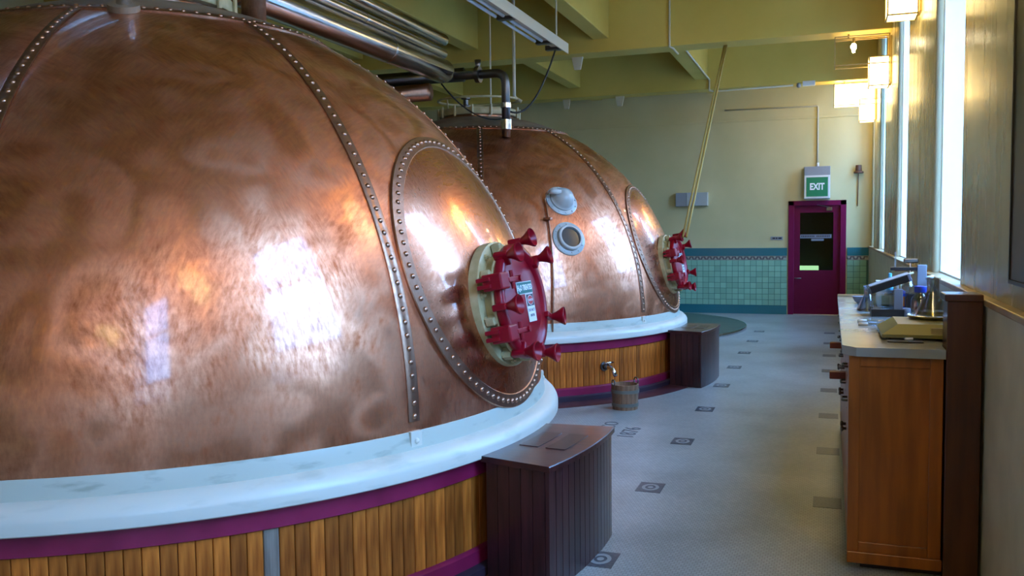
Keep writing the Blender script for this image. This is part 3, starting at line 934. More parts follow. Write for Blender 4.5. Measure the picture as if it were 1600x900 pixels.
# ------------------------------------------------------------------ step boxes beside the kettles
def step_box(C, label):
    a0, a1, r0, r1, H = -14.5, 3.2, 2.40, 2.74, 0.575
    S = thing('step_box', label, 'step', (C[0], C[1], 0), 0, 'wooden steps beside the kettles')
    def pt(a, r): return (r * math.cos(R(a)), r * math.sin(R(a)))
    # top board with overhang
    bm = bmesh.new()
    N = 14
    o = 0.014
    da = math.degrees(o / r1)
    rows = []
    for i in range(N + 1):
        a = a0 - da + (a1 - a0 + 2 * da) * i / N
        xi, yi = pt(a, r0 - .02); xo, yo = pt(a, r1 + o)
        rows.append([bm.verts.new((xi, yi, H - .028)), bm.verts.new((xo, yo, H - .028)), bm.verts.new((xo, yo, H - .004)), bm.verts.new((xo - .004, yo, H)), bm.verts.new((xi, yi, H))])
    for p, q in zip(rows[:-1], rows[1:]):
        for k in range(5):
            k2 = (k + 1) % 5
            bm.faces.new((p[k], p[k2], q[k2], q[k]))
    bm.faces.new(rows[0]); bm.faces.new(rows[-1])
    obj('step_top', bm, MAHOG_TOP, S)
    for k, (ra, rb) in enumerate(((r0 + .03, r0 + .13), (r0 + .17, r0 + .27))):   # dark grip pads
        bm = bmesh.new()
        rw = []
        for i in range(9):
            a = a0 + 6 + 7 * i / 8
            xi, yi = pt(a, ra); xo, yo = pt(a, rb)
            rw.append([bm.verts.new((xi, yi, H)), bm.verts.new((xo, yo, H)), bm.verts.new((xo, yo, H + .003)), bm.verts.new((xi, yi, H + .003))])
        for p, q in zip(rw[:-1], rw[1:]):
            for j in range(4):
                bm.faces.new((p[j], p[(j + 1) % 4], q[(j + 1) % 4], q[j]))
        bm.faces.new(rw[0]); bm.faces.new(rw[-1])
        obj('grip_pad', bm, MAHOG, S)
    # curved front planks
    n = 14
    for i in range(n):
        b0 = a0 + (a1 - a0) * i / n + .05; b1 = a0 + (a1 - a0) * (i + 1) / n - .05
        q = [pt(b0, r1 - .02), pt(b0, r1), pt(b1, r1), pt(b1, r1 - .02)]
        bm = bmesh.new()
        lo = [bm.verts.new((x, y, 0)) for x, y in q]; hi = [bm.verts.new((x, y, H - .03)) for x, y in q]
        for k in range(4):
            bm.faces.new((lo[k], lo[(k + 1) % 4], hi[(k + 1) % 4], hi[k]))
        bm.faces.new(lo); bm.faces.new(hi)
        obj('plank', bm, MAHOG, S)
    # side planks
    for a, s in ((a0, 1), (a1, -1)):
        m_ = 5
        for i in range(m_):
            ra = r0 + (r1 - .022 - r0) * i / m_ + .0015; rb = r0 + (r1 - .022 - r0) * (i + 1) / m_ - .0015
            dd = math.degrees(.02 / r1) * s
            q = [pt(a, ra), pt(a, rb), pt(a + dd, rb), pt(a + dd, ra)]
            bm = bmesh.new()
            lo = [bm.verts.new((x, y, 0)) for x, y in q]; hi = [bm.verts.new((x, y, H - .03)) for x, y in q]
            for k in range(4):
                bm.faces.new((lo[k], lo[(k + 1) % 4], hi[(k + 1) % 4], hi[k]))
            bm.faces.new(lo); bm.faces.new(hi)
            obj('plank', bm, MAHOG, S)
    return S
step_box((-3.809, 4.360), 'dark mahogany step box against the large near kettle')
step_box((-3.878, 9.745), 'dark mahogany step box against the far kettle, past the bucket')

# ------------------------------------------------------------------ bucket under the tap
BK = thing('wooden_bucket', 'small wooden stave bucket on the floor under the tap', 'bucket', (-1.735, 7.83, 0))
bh, br0, br1 = .225, .112, .124
nst = 16
sb = None
for i in range(nst):
    bm = bmesh.new()
    a0, a1 = -PI / nst + .008, PI / nst - .008
    q = lambda r, a, z: bm.verts.new((r * math.cos(a), r * math.sin(a), z))
    lo = [q(br0 - .012, a0, 0), q(br0, a0, 0), q(br0 + .001, 0, 0), q(br0, a1, 0), q(br0 - .012, a1, 0)]
    hi = [q(br1 - .012, a0, bh), q(br1, a0, bh), q(br1 + .001, 0, bh), q(br1, a1, bh), q(br1 - .012, a1, bh)]
    if sb is None:
        for k in range(5):
            bm.faces.new((lo[k], lo[(k + 1) % 5], hi[(k + 1) % 5], hi[k]))
        bm.faces.new(lo); bm.faces.new(hi)
        sb = obj('stave', bm, BUCKETWOOD, BK)
    else:
        bm.free()
        inst('stave', sb, BK, Matrix.Rotation(2 * PI * i / nst, 4, 'Z'))
obj('bottom', L([(0, .02), (br0 - .005, .02), (br0 - .005, .03), (0, .03)], 24), BUCKETWOOD, BK)
for z in (.03, .15):
    r = br0 + (br1 - br0) * z / bh + .002
    obj('hoop', L([(r, z), (r + .004, z), (r + .006, z + .03), (r + .001, z + .03)], 32), HOOP, BK, True, angle=40)
for s, rr in ((.8, .032), (-2.4, .026)):
    obj('ring_handle', T([((br1 - .004) * math.cos(s) + rr * math.cos(t) * -math.sin(s), (br1 - .004) * math.sin(s) + rr * math.cos(t) * math.cos(s), bh + .018 + rr * math.sin(t)) for t in [2 * PI * i / 20 for i in range(21)]], .006, 8), DARKSTEEL, BK, True)

# ------------------------------------------------------------------ green round platform
PF = thing('round_platform', 'low dark green round platform on the floor beyond the far kettle', 'platform', (-3.74, 14.62, 0))
obj('deck', L([(0, .055), (2.44, .055), (2.46, .05)], 128), PLATFORM, PF, True, angle=40)
obj('edge_trim', L([(2.455, .053), (2.472, .053), (2.476, .045), (2.476, .0), (2.455, 0)], 128), STEEL, PF, True, angle=40)

# ------------------------------------------------------------------ overhead pipework
def pipe(name, label, x, z, y0, y1, r, joints):
    P = thing(name, label, 'pipe', (x, y0, z), 0, 'stainless pipes above the kettles')
    bm = L([(0, 0), (r, 0), (r, y1 - y0 - r), (r * .92, y1 - y0 - r * .55), (r * .7, y1 - y0 - r * .22), (r * .35, y1 - y0 - r * .04), (0, y1 - y0)], 32, frame_from((0, 0, 0), (0, 1, 0), (0, 0, 1)))
    obj('pipe_body', bm, STEEL, P, True, angle=60)
    for j in joints:
        obj('joint_band', L([(r, 0), (r + .003, 0), (r + .003, .03), (r, .03)], 32, frame_from((0, j - y0, 0), (0, 1, 0), (0, 0, 1))), STEEL, P, True, angle=40)
    return P
PM = pipe('stainless_pipe', 'thick shiny stainless pipe, lowest of three running above the near kettle', -3.86, 3.30, -3.0, 8.80, .125, (3.0, 5.2, 7.4))
pipe('stainless_pipe', 'thin shiny stainless pipe, middle of three above the near kettle', -3.86, 3.484, -3.0, 8.75, .052, (4.0, 7.0))
pipe('stainless_pipe', 'shiny stainless pipe, topmost of three above the near kettle', -3.83, 3.61, -3.0, 8.70, .062, (5.0,))
DP = thing('steel_drop_pipe', 'dark steel pipe bending down into the far kettle crown', 'pipe', (-3.72, 8.71, 3.24))
obj('pipe_body', T(bend([(-.012, 0, 0), (.555, 0, -.0), (.555, 0, -.66)], .12, 8), .045, 16), DARKSTEEL, DP, True)
obj('pipe_flange', L([(.045, 0), (.085, 0), (.085, .045), (.045, .045)], 20, frame_from((.23, 0, 0), (1, 0, 0), (0, 0, 1))), DARKSTEEL, DP, True, angle=40)
obj('valve', T([(.25, 0, .05), (.25, 0, .15)], [.02, .035], 10), DARKSTEEL, DP, True)
obj('pipe_coupling', L([(.046, 0), (.055, 0), (.055, .05), (.046, .05)], 20, Matrix.Translation((.555, 0, -.36))), STEEL, DP, True, angle=40)
obj('pipe_coupling', L([(.046, 0), (.058, 0), (.058, .10), (.046, .10)], 20, Matrix.Translation((.555, 0, -.58))), STEEL, DP, True, angle=40)
tag(obj('copper_cross_pipe', T([(XL, 8.62, 3.02), (-3.98, 8.62, 3.08)], .09, 20), COPPER_STRAP, None, True), 'dull copper cross pipe under the stainless pipe end, running to the left', 'pipe')
tag(obj('dark_cross_pipe', T([(XL, 9.6, 3.42), (-4.0, 9.6, 3.42)], .08, 16), DARKSTEEL, None, True), 'dark cross pipe in the gloom behind the near kettle', 'pipe')
tag(obj('copper_riser', T([(-3.36, 4.72, 2.80), (-3.36, 4.72, 4.03)], .075, 20), COPPER_STRAP, None, True), 'copper riser pipe standing on the near kettle crown', 'pipe')

# fluorescent batten, hanging rods and cables over the far kettle
BT = thing('batten_light', 'unlit white batten light fitting hanging above the far kettle', 'light fitting', (-2.92, 9.4, 3.64))
zt = 0
obj('housing', box(bmesh.new(), (-.06, -2.6, .03), (.06, .55, .11), .004), PALE, BT)
obj('reflector', box(bmesh.new(), (.06, -2.6, -.01), (.075, .55, .105), .003), PALE, BT)
obj('reflector', box(bmesh.new(), (-.14, -2.6, .075), (.06, .55, .09), .003), PALE, BT)
for y in (-2.3, -1.1):
    for x in (-.04, -.12):
        obj('lamp_tube', T([(x, y, .02), (x, y + 1.0, .02)], .016, 10), SIGNWHITE, BT, True)
for y in (-2.4, -1.25, -.05, .3):
    obj('lamp_holder', box(bmesh.new(), (-.13, y, 0), (.04, y + .08, .05), .004), DARKSTEEL, BT)
for x, y, top in ((-2.93, 7.2, 1), (-2.93, 9.75, 1)):
    tag(obj('hanger_rod', T([(x, y, 3.735), (x, y, ZC - .0)], .010, 8), PALE), 'thin hanger rod holding the batten light, %s' % ('over the near end' if y < 8 else 'at the end past the drop pipe'), 'rod')
tag(obj('support_rod', T([(-3.71, 9.70, 3.02), (-3.71, 9.70, ZC)], .011, 8), PALE), 'thin cream rod standing over the far kettle neck, left of the drop pipe', 'rod')
tag(obj('support_post', T(bend([(-3.45, 9.78, ZC), (-3.45, 9.78, 3.15), (-3.37, 9.80, 3.10)], .03), .020, 8), PALE), 'cream post bent at its foot over the far kettle neck, behind the drop pipe', 'post')
def sag(a, b, d, n=20):
    a, b = Vector(a), Vector(b)
    return [a.lerp(b, i / n) + Vector((0, 0, -d * 4 * (i / n) * (1 - i / n))) for i in range(n + 1)]
tag(obj('power_cable', T(sag((-2.93, 9.7, 3.63), (-3.32, 9.28, 2.92), .22), .011, 8), CABLE, None, True), 'black cable looping from the batten light to the far kettle neck', 'cable')
tag(obj('power_cable', T(sag((-3.95, 8.85, 3.2), (-3.28, 9.20, 2.86), .16), .009, 8), CABLE, None, True), 'black cable sagging across the far kettle crown', 'cable')

# hoist ropes
for dx, lab in ((-.014, 'left strand of the yellow hoist rope above the far kettle hatch'), (.014, 'right strand of the yellow hoist rope above the far kettle hatch')):
    top = Vector((-1.335 + dx, 12.20, ZB)); bot = Vector((-1.445 + dx * 1.3, 9.42, 1.53))
    tag(obj('hoist_rope', T(sag(top, bot, .0, 6), .013, 8), ROPE, None, True), lab, 'rope')

# ------------------------------------------------------------------ conduits, wall boxes, signs
tag(obj('conduit', T(bend([(-2.03, 11.935, ZC), (-2.03, 11.935, 4.02), (-1.99, 11.98, 4.005), (-1.99, 12.37, 4.005)], .012, 3), .014, 8), PALE, None, True), 'white conduit down the face of the nearer beam', 'conduit')
tag(obj('conduit', T(bend([(-1.99, 12.4, 4.19), (-2.0, 15.78, 4.19), (-2.0, 15.78, 4.0), (-1.93, 15.80, 3.985), (-0.62, 15.80, 4.0)], .012, 3), .015, 8), PALE, None, True), 'white conduit along the joist and under the far beam', 'conduit')
JB = thing('ceiling_sensor', 'small white sensor box under the far beam', 'sensor', (-.47, 15.82, 4.0))
obj('sensor_box', box(bmesh.new(), (0, -.04, -.02), (.20, .05, .06), .01), SIGNWHITE, JB)
obj('sensor_head', L([(0, 0), (.035, 0), (.04, .03), (.03, .06), (0, .07)], 14, frame_from((-.06, 0, .02), (0, -.6, -1), (1, 0, 0))), GREY, JB, True)
tag(obj('conduit', T(bend([(-1.92, YF - .02, 3.86), (-.245, YF - .02, 3.845), (-.245, YF - .02, 2.815)], .02, 3), .014, 8), PALE, None, True), 'thin conduit on the far wall dropping to the exit sign', 'conduit')
EX = thing('exit_sign', 'green and white EXIT sign box above the burgundy door', 'sign', (-.24, YF, 2.15))
obj('sign_case', box(bmesh.new(), (-.235, -.14, 0), (.22, 0, .59), .008), GREY, EX)
obj('sign_frame', box(bmesh.new(), (-.232, -.155, .005), (.217, -.14, .425), .006), SIGNWHITE, EX)
obj('sign_face', B((-.195, -.160, .04), (.180, -.155, .39)), EXITGREEN, EX)
text('sign_lettering', 'EXIT', .165, TEXTWHITE, EX, frame_from((-.008, -.1605, .215), (0, -1, 0), (0, 0, 1)), .001, sx=.75, bold=.006)
obj('cable_gland', T([(0, -.05, .58), (0, -.03, .66)], .022, 8), SIGNWHITE, EX, True)
WB = thing('wall_box', 'grey double metal box on the far wall behind the rope', 'wall box', (-2.53, YF, 2.19))
obj('box_body', box(bmesh.new(), (-.30, -.14, -.13), (-.09, 0, .13), .008), GREY, WB)
obj('box_body', box(bmesh.new(), (-.085, -.15, -.125), (.31, 0, .13), .008), LAMPGREY, WB)
PLT = thing('wall_plate', 'small dark name plate on the wall left of the door', 'plate', (-.96, YF, 1.43))
obj('plate', box(bmesh.new(), (-.11, -.012, -.032), (.11, 0, .032), .002), GREY, PLT)
bm = bmesh.new()
for i, (x, wdt) in enumerate(((-.075, .05), (-.015, .03), (.03, .06))):
    box(bm, (x, -.0135, -.014), (x + wdt, -.012, .014))
obj('plate_marks', bm, TEXTBLACK, PLT)
BL = thing('wall_bell', 'small rusty brown bell with a cord, high on the wall right of the door', 'bell', (.46, YF, 2.62))
obj('bell_body', L([(0, .12), (.05, .12), (.055, .02), (.085, 0), (.085, -.025), (0, -.03)], 16, Matrix.Translation((0, -.07, 0))), RUST, BL, True, angle=40)
obj('bell_bracket', box(bmesh.new(), (-.02, -.07, .02), (.02, 0, .08)), RUST, BL)
obj('bell_cord', T([(0, -.03, -.03), (-.01, -.02, -.62)], .008, 6), RUST, BL)

# door
DR = tag(bpy.data.objects.new('door_1', None), 'burgundy door with a tall dark glass pane under the exit sign', 'door', kind='structure')
COL.objects.link(DR); DR.location = ((DX0 + DX1) / 2, YF, 0)
hw = (DX1 - DX0) / 2
bm = bmesh.new()
box(bm, (-hw, -.03, 0), (-hw + .10, .12, DH), .006); box(bm, (hw - .10, -.03, 0), (hw, .12, DH), .006); box(bm, (-hw, -.03, DH - .09), (hw, .12, DH), .006)
obj('door_frame', bm, DOORDARK, DR)
gx0, gx1, gz0, gz1 = -.30, .285, .83, 1.90
bm = bmesh.new()
x0, x1, zt = -hw + .10, hw - .10, DH - .09
box(bm, (x0, .02, .012), (gx0, .065, zt)); box(bm, (gx1, .02, .012), (x1, .065, zt)); box(bm, (gx0, .02, .012), (gx1, .065, gz0)); box(bm, (gx0, .02, gz1), (gx1, .065, zt))
leaf = obj('door_leaf', bm, DOORPAINT, DR)
obj('door_glass', B((gx0, .038, gz0), (gx1, .044, gz1)), DOORGLASS, leaf)
obj('door_notice', B((gx0 + .005, .034, 1.425), (gx1 - .03, .037, 1.495)), GREYPL, leaf)
bm = bmesh.new()
for i in range(17):
    x = gx0 + .025 + i * .030
    if i != 8:
        box(bm, (x, .032, 1.445), (x + .017, .034, 1.478))
obj('notice_marks', bm, TEXTBLACK, leaf)
obj('door_notice', B((-.10, .034, 1.375), (.12, .037, 1.415)), GREYPL, leaf)
obj('door_handle', T(bend([(-.38, .02, .68), (-.38, -.04, .68), (-.27, -.04, .68)], .02), .012, 8), DARKSTEEL, leaf, True)
obj('door_closer', box(bmesh.new(), (.16, -.03, 1.93), (.26, .02, 1.99), .006), DARKSTEEL, leaf)
obj('closer_arm', T([(.22, -.03, 1.99), (.0, -.05, 2.04)], .008, 6), DARKSTEEL, leaf)
obj('threshold', B((x0, -.01, 0), (x1, .10, .012)), STEEL, DR)

# ------------------------------------------------------------------ wall lanterns
def lantern(y, label, upper_glass=True):
    Lt = thing('wall_lantern', label, 'lamp', (XP, y, 3.36), 0, 'stepped wall lanterns under the beams')
    def box_frame(x0, x1, y0, y1, z0, z1, t=.012):
        bm = bmesh.new()
        for x in (x0, x1):
            for yy in (y0, y1):
                box(bm, (x - t / 2, yy - t / 2, z0), (x + t / 2, yy + t / 2, z1))
        for z in (z0, z1):
            for yy in (y0, y1):
                box(bm, (x0, yy - t / 2, z - t / 2), (x1, yy + t / 2, z + t / 2))
            for x in (x0, x1):
                box(bm, (x - t / 2, y0, z - t / 2), (x + t / 2, y1, z + t / 2))
        return bm
    def panels(x0, x1, y0, y1, z0, z1):
        g = .010; t = .004
        for a, b in (((x0 + g, y0 - t / 2, z0 + g), (x1 - g, y0 + t / 2, z1 - g)), ((x0 + g, y1 - t / 2, z0 + g), (x1 - g, y1 + t / 2, z1 - g)),
                     ((x0 - t / 2, y0 + g, z0 + g), (x0 + t / 2, y1 - g, z1 - g)), ((x1 - t / 2, y0 + g, z0 + g), (x1 + t / 2, y1 - g, z1 - g)),
                     ((x0 + g, y0 + g, z0 - t / 2), (x1 - g, y1 - g, z0 + t / 2))):
            obj('glass_panel', B(a, b), LAMPGLASS, Lt)
    d = .13
    lo = (-.26, -.03, -d, d, 0, .35)
    hi = (-.66, -.03, -d, d, .27, .62)
    obj('lower_frame', box_frame(*lo), BRASS, Lt)
    panels(*lo)
    obj('upper_frame', box_frame(*hi), BRASS, Lt)
    if upper_glass:
        panels(hi[0], hi[1], hi[2], hi[3], hi[4], hi[5])
    else:
        obj('bulb', L([(0, 0), (.016, .0), (.020, .03), (.034, .06), (.034, .085), (.02, .108), (0, .115)][::-1], 16, Matrix.Translation((-.44, 0, .44))), BULB, Lt, True)
        obj('bulb_holder', T([(-.44, 0, .555), (-.44, 0, .62)], .016, 8), BRASS, Lt)
        obj('holder_bar', T([(hi[0], 0, .62), (hi[1], 0, .62)], .010, 8), BRASS, Lt)
    obj('wall_plate', box(bmesh.new(), (-.02, -.10, .02), (0, .10, .60), .003), BRASS, Lt)
    obj('hanger', T([(-.5, 0, .62), (-.5, 0, .67)], .012, 8), BRASS, Lt)
lantern(0.55, 'lit stepped lantern on the pier behind the viewer')
lantern(-3.0, 'lit stepped lantern on the rearmost pier behind the viewer')
lantern(4.40, 'lit stepped lantern above the poster, nearest the viewer')
lantern(8.25, 'lit stepped glass lantern at the top edge, on the pier past the counter window')
lantern(12.12, 'stepped lantern with bare bulb in its open upper frame', False)
lantern(15.95, 'lit stepped glass lantern nearest the far wall')

# ------------------------------------------------------------------ counter
Y0, Y1, XC, ZT = 4.40, 7.66, 0.085, 1.05
n_u = 3
labs = ['wooden lab cabinet at the near end of the counter', 'wooden lab cabinet in the middle of the counter run', 'wooden lab cabinet at the far end of the counter run']
for i in range(n_u):
    ya = Y0 + .02 + (Y1 - Y0 - .04) * i / n_u; yb = Y0 + .02 + (Y1 - Y0 - .04) * (i + 1) / n_u - .004
    U = thing('lab_cabinet', labs[i], 'cabinet', (XC, ya, 0), 0, 'cabinets under the counter')
    wd = yb - ya
    bm = B((.022, 0, .07), (.403, wd, 1.008), .003)
    box(bm, (.404, .16 if i == 0 else 0, .07), (.535, wd, 1.008), .003)
    obj('carcass', bm, CABWOOD, U)
    obj('toe_kick', B((.06, .015, 0), (.40, wd - .015, .07)), DARKBASE, U)
    if i == 0:
        bm = bmesh.new()      # framed end panel
        box(bm, (.0, -.018, .07), (.05, .0, 1.008), .003); box(bm, (.345, -.018, .07), (.400, .0, 1.008), .003)
        box(bm, (.05, -.018, .07), (.345, .0, .13), .003); box(bm, (.05, -.018, .96), (.345, .0, 1.008), .003)
        obj('end_frame', bm, CABWOOD, U)
        obj('end_panel', B((.05, -.008, .13), (.345, .0, .96)), CABWOOD, U)
        obj('base_moulding', B((.0, -.03, .03), (.405, -.018, .085), .004), CABWOOD, U)
    for j in range(2):
        da = .01 + j * wd / 2; db = da + wd / 2 - .02
        dr = obj('cabinet_door', B((.0, da, .09), (.022, db, .66), .003), CABWOOD, U)
        obj('knob', L([(0, 0), (.008, 0), (.008, .012), (.016, .018), (.014, .028), (0, .03)], 12, frame_from((0, db - .05 if j == 0 else da + .05, .56), (-1, 0, 0), (0, 0, 1))), DARKSTEEL, dr, True)
        for z1, z2 in ((.68, .83), (.85, .995)):
            dw = obj('drawer', B((.0, da, z1), (.022, db, z2), .003), CABWOOD, U)
            obj('drawer_pull', T(bend([(.0, (da + db) / 2 - .05, (z1 + z2) / 2), (-.025, (da + db) / 2 - .05, (z1 + z2) / 2), (-.025, (da + db) / 2 + .05, (z1 + z2) / 2), (0, (da + db) / 2 + .05, (z1 + z2) / 2)], .01, 3), .006, 6), DARKSTEEL, dw, True)
    if i in (0, 1):
        zz = .775 if i == 0 else .80
        obj('pull_out_board', B((-.085, .86 if i == 0 else .95, zz - .02), (.012, .92 if i == 0 else 1.01, zz + .02), .004), REDWOOD, U)
WT = thing('lab_worktop', 'long grey worktop with chamfered near corner, covered in lab gear', 'worktop', (XC, Y0, 1.01))
bm = bmesh.new()
pr = [(-.03, .05), (.03, -.03), (.405, -.03), (.405, .16), (.545, .16), (.545, Y1 - Y0), (-.03, Y1 - Y0)]
lo = [bm.verts.new((x, y, 0)) for x, y in pr]; hi = [bm.verts.new((x, y, .042)) for x, y in pr]
for k in range(len(pr)):
    bm.faces.new((lo[k], lo[(k + 1) % len(pr)], hi[(k + 1) % len(pr)], hi[k]))
bm.faces.new(lo); bm.faces.new(hi)
obj('slab', bm, WORKTOP, WT)
obj('end_lip', B((-.03, Y1 - Y0 - .02, .042), (.545, Y1 - Y0, .060), .003), LEDGEWOOD, WT)
PO = thing('end_post', 'tall dark wooden end post between counter and wall', 'post', (XC + .408, Y0 - .02, 0))
obj('post_body', B((0, 0, 0), (.142, .165, 1.27), .004), DARKWOOD, PO)
obj('post_cap', B((-.012, -.012, 1.27), (.143, .175, 1.302), .005), DARKWOOD, PO)

# ---- lab gear on the worktop
TZ = 1.0525
def flask(name, label, x, y, s, liquid=None, lv=.25):
    Fk = thing(name, label, 'flask', (x, y, TZ), 0, 'glassware on the worktop')
    p = [(0, .002), (.40, .002), (.43, .02), (.42, .06), (.16, .62), (.15, .70), (.15, .93), (.18, .96), (.18, 1.0), (.135, 1.0), (.135, .70), (.145, .61), (.40, .07), (.40, .03), (0, .02)]
    obj('glass_body', L([(r * s, z * s) for r, z in p], 32), CLEAR, Fk, True, angle=50)
    if liquid:
        r1 = .405 - (.405 - .15) * max(0, (lv - .07)) / .55
        obj('liquid', L([(0, .022 * s), (.392 * s, .03 * s), (.392 * s, .07 * s), (r1 * s * .97, lv * s), (0, lv * s)], 32), liquid, Fk, True, angle=40)
    return Fk
flask('conical_flask', 'small glass conical flask with dark liquid, left on the worktop', .235, 6.33, .17, LIQUID, .09)
FB = flask('conical_flask', 'large glass conical flask standing on the green scale', .53, 5.10, .20, PALELIQ, .14)

SC = thing('bench_scale', 'olive green bench scale with a round pan at the near worktop corner', 'scale', (.44, 4.86, TZ))
bm = bmesh.new()
q0 = [(-.20, -.17), (.16, -.17), (.16, .30), (-.20, .30)]
q1 = [(-.125, -.12), (.15, -.12), (.15, .28), (-.125, .28)]
v0 = [bm.verts.new((x, y, .012)) for x, y in q0]; vm = [bm.verts.new((x, y, .028)) for x, y in q0]; v1 = [bm.verts.new((x, y, .075)) for x, y in q1]
for a, b in ((v0, vm), (vm, v1)):
    for k in range(4):
        bm.faces.new((a[k], a[(k + 1) % 4], b[(k + 1) % 4], b[k]))
bm.faces.new(v0); bm.faces.new(v1)
obj('scale_body', bm, OLIVE, SC)
pan = obj('pan', L([(0, .082), (.115, .082), (.122, .09), (.125, .094), (.12, .096), (.112, .087), (0, .087)], 40), STEEL, SC, True, angle=40); pan.location = (.06, .20, 0)
obj('pan_stem', T([(.06, .20, .07), (.06, .20, .084)], .03, 12), DARKSTEEL, SC)
obj('display', B((.02, -.165, .03), (.10, -.150, .062)), CREAM, SC)
for x in (-.17, .13):
    for y in (-.14, .27):
        obj('foot', L([(0, 0), (.015, 0), (.015, .013), (0, .013)], 10, Matrix.Translation((x, y, 0))), BLACK, SC)
FB.location = (.50, 5.06, TZ + .0875)
tag(obj('rubber_mat', B((.26, 4.60, TZ), (.42, 4.685, TZ + .006), .002), BLACK), 'small black mat in front of the green scale', 'mat')
tag(obj('stir_bar', T([(.34, 4.64, TZ + .013), (.375, 4.645, TZ + .013)], .007, 8), SIGNWHITE), 'tiny white stir bar on the black mat', 'stir bar')

for k, (yy, lab) in enumerate(((5.34, 'glass tube lying across the worktop, nearer of two'), (5.52, 'glass tube lying across the worktop, farther of two'))):
    GT = thing('glass_tube', lab, 'glass tube', (.15, yy, TZ + .010), 0, 'glass tubes on the worktop')
    obj('tube_body', T([(0, 0, 0), (.27, .03, 0)], .009, 10), CLEAR, GT, True)
    obj('tube_end', T([(0, 0, 0), (.05, .005, 0)], .0095, 10), SIGNWHITE, GT, True)

IN = thing('test_instrument', 'clear plastic test box with black base and raised black lid', 'instrument', (.345, 6.02, TZ))
obj('base_tray', B((-.105, -.09, 0), (.085, .12, .045), .004), BLACK, IN)
for a, b in (((-.10, -.085, .046), (.05, -.081, .165)), ((-.10, .10, .046), (.05, .104, .165)), ((-.10, -.08, .046), (-.096, .10, .165))):
    obj('clear_wall', B(a, b), CLEAR, IN)
obj('grey_upright', B((.025, -.088, .046), (.075, -.03, .17), .003), GREYPL, IN)
lid = obj('lid', B((-.12, -.012, -.035), (.11, .19, .01), .003), BLACK, IN)
lid.matrix_local = Matrix.Translation((.0, -.08, .215)) @ Matrix.Rotation(R(-20), 4, 'Y')
obj('lid_edge', B((.105, -.014, -.035), (.122, .19, .012), .002), GREYPL, lid)
obj('lid_rim', B((-.12, -.014, .008), (.108, .19, .013), .001), GREY, lid)
obj('connector', L([(0, 0), (.03, 0), (.03, .03), (.022, .05), (0, .05)], 14, Matrix.Translation((.10, -.02, 0))), GREYPL, IN, True, angle=40)
BE = thing('glass_beaker', 'small glass beaker inside the clear test box', 'beaker', (.335, 6.03, TZ + .0455))
obj('beaker_body', L([(0, .002), (.03, .002), (.032, .01), (.032, .09), (.035, .095), (.030, .093), (.030, .012), (0, .008)], 24), CLEAR, BE, True, angle=40)
obj('sample', L([(0, .01), (.029, .012), (.029, .03), (0, .03)], 20), GREY, BE)

BO = thing('blue_bottle', 'blue reagent bottle with orange label behind the test box', 'bottle', (.425, 6.40, TZ))
obj('bottle_body', B((-.042, -.03, 0), (.042, .03, .135), .012), BLUE, BO)
obj('bottle_label', B((-.036, -.0325, .03), (.036, -.029, .095)), ORANGE, BO)
obj('bottle_cap', L([(0, .175), (.018, .175), (.018, .145), (.012, .14), (.012, .13)], 16), SIGNWHITE, BO)
BC = thing('glass_bottle', 'clear glass bottle with blue screw cap behind the large flask', 'bottle', (.505, 5.78, TZ))
obj('glass_body', L([(0, .002), (.048, .002), (.052, .01), (.052, .115), (.045, .135), (.028, .152), (.026, .165), (.022, .165), (.024, .15), (.046, .12), (.048, .012), (0, .01)], 28), CLEAR, BC, True, angle=50)
obj('screw_cap', L([(0, .200), (.034, .200), (.036, .195), (.036, .165), (0, .165)], 24), BLUE, BC, True, angle=40)
BW = thing('metal_bowl', 'small grey metal bowl at the far left of the worktop', 'bowl', (.21, 6.95, TZ))
obj('bowl_shell', L([(0, .0), (.025, .0), (.045, .02), (.058, .05), (.060, .052), (.056, .052), (.042, .022), (0, .006)], 28), GREYPL, BW, True)
WC = thing('white_carton', 'small white carton behind the raised black lid', 'carton', (.335, 6.75, TZ))
obj('carton_body', B((-.035, -.03, 0), (.035, .03, .18), .002), SIGNWHITE, WC)
DB = thing('dropper_bottle', 'slim light blue dropper bottle with a curved tube', 'bottle', (.385, 6.62, TZ))
obj('bottle_body', L([(0, 0), (.022, 0), (.022, .16), (.012, .19), (.012, .235), (0, .24)], 16), SKYBLUE, DB, True, angle=40)
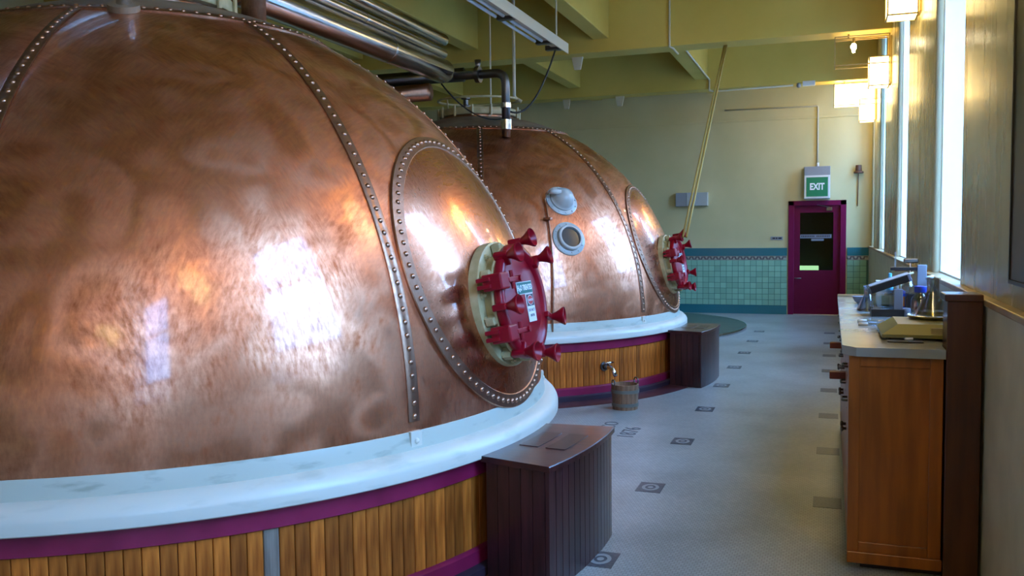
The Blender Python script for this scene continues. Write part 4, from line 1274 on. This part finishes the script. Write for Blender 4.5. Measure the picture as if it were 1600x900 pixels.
obj('curved_tube', T([(.05 - .05 * math.cos(t), 0, .235 + .04 * math.sin(t)) for t in [PI * i / 14 for i in range(12)]], .004, 6), CLEAR, DB, True)

ST = thing('clamp_stand', 'grey clamp stand with black arm, tallest thing on the worktop', 'clamp stand', (.56, 6.35, TZ))
obj('stand_base', B((-.09, -.06, 0), (.06, .10, .12), .006), BLACK, ST)
obj('column', B((-.028, -.02, .12), (.028, .02, .305), .004), GREYPL, ST)
obj('arm', B((-.19, -.015, .268), (-.028, .015, .29), .003), BLACK, ST)
obj('thumb_screw', T([(.028, 0, .225), (.07, 0, .225)], [.006, .014], 8), SIGNWHITE, ST, True)
obj('burette', T([(-.16, 0, .29), (-.16, 0, .39)], .006, 8), CLEAR, ST)
obj('glass_tubing', T(bend([(-.13, -.02, .13), (-.13, -.02, .23), (-.05, -.02, .255)], .05), .007, 8), CREAM, ST, True)
obj('glass_head', L([(0, .12), (.05, .12), (.052, .165), (.03, .18), (.02, .21), (0, .21)], 20, Matrix.Translation((-.08, -.03, 0))), CLEAR, ST, True, angle=40)
CL = thing('retort_clamp', 'dark clamp head on a thin rod by the window sill', 'clamp', (.56, 7.2, TZ))
obj('rod', T([(0, 0, 0), (0, 0, .30)], .007, 8), CHROME, CL)
obj('foot', B((-.06, -.05, 0), (.06, .05, .012), .003), DARKSTEEL, CL)
obj('clamp_head', B((-.05, -.03, .285), (.05, .03, .32), .008), DARKSTEEL, CL)
obj('clamp_jaw', T([(-.02, 0, .24), (-.11, 0, .235)], .012, 8), REDWOOD, CL)

# dark poster on the nearest pier
PS = thing('dark_poster', 'dark framed poster on the pier at the right edge', 'poster', (XP, 3.62, 2.25))
obj('poster_board', B((-.014, -.36, -.86), (-.001, .36, .9), .003), POSTER, PS)
bm = bmesh.new()
box(bm, (-.02, -.375, -.875), (-.001, -.36, .915)); box(bm, (-.02, .36, -.875), (-.001, .375, .915)); box(bm, (-.02, -.375, .9), (-.001, .375, .915)); box(bm, (-.02, -.375, -.875), (-.001, .375, -.86))
obj('poster_frame', bm, BLACK, PS)
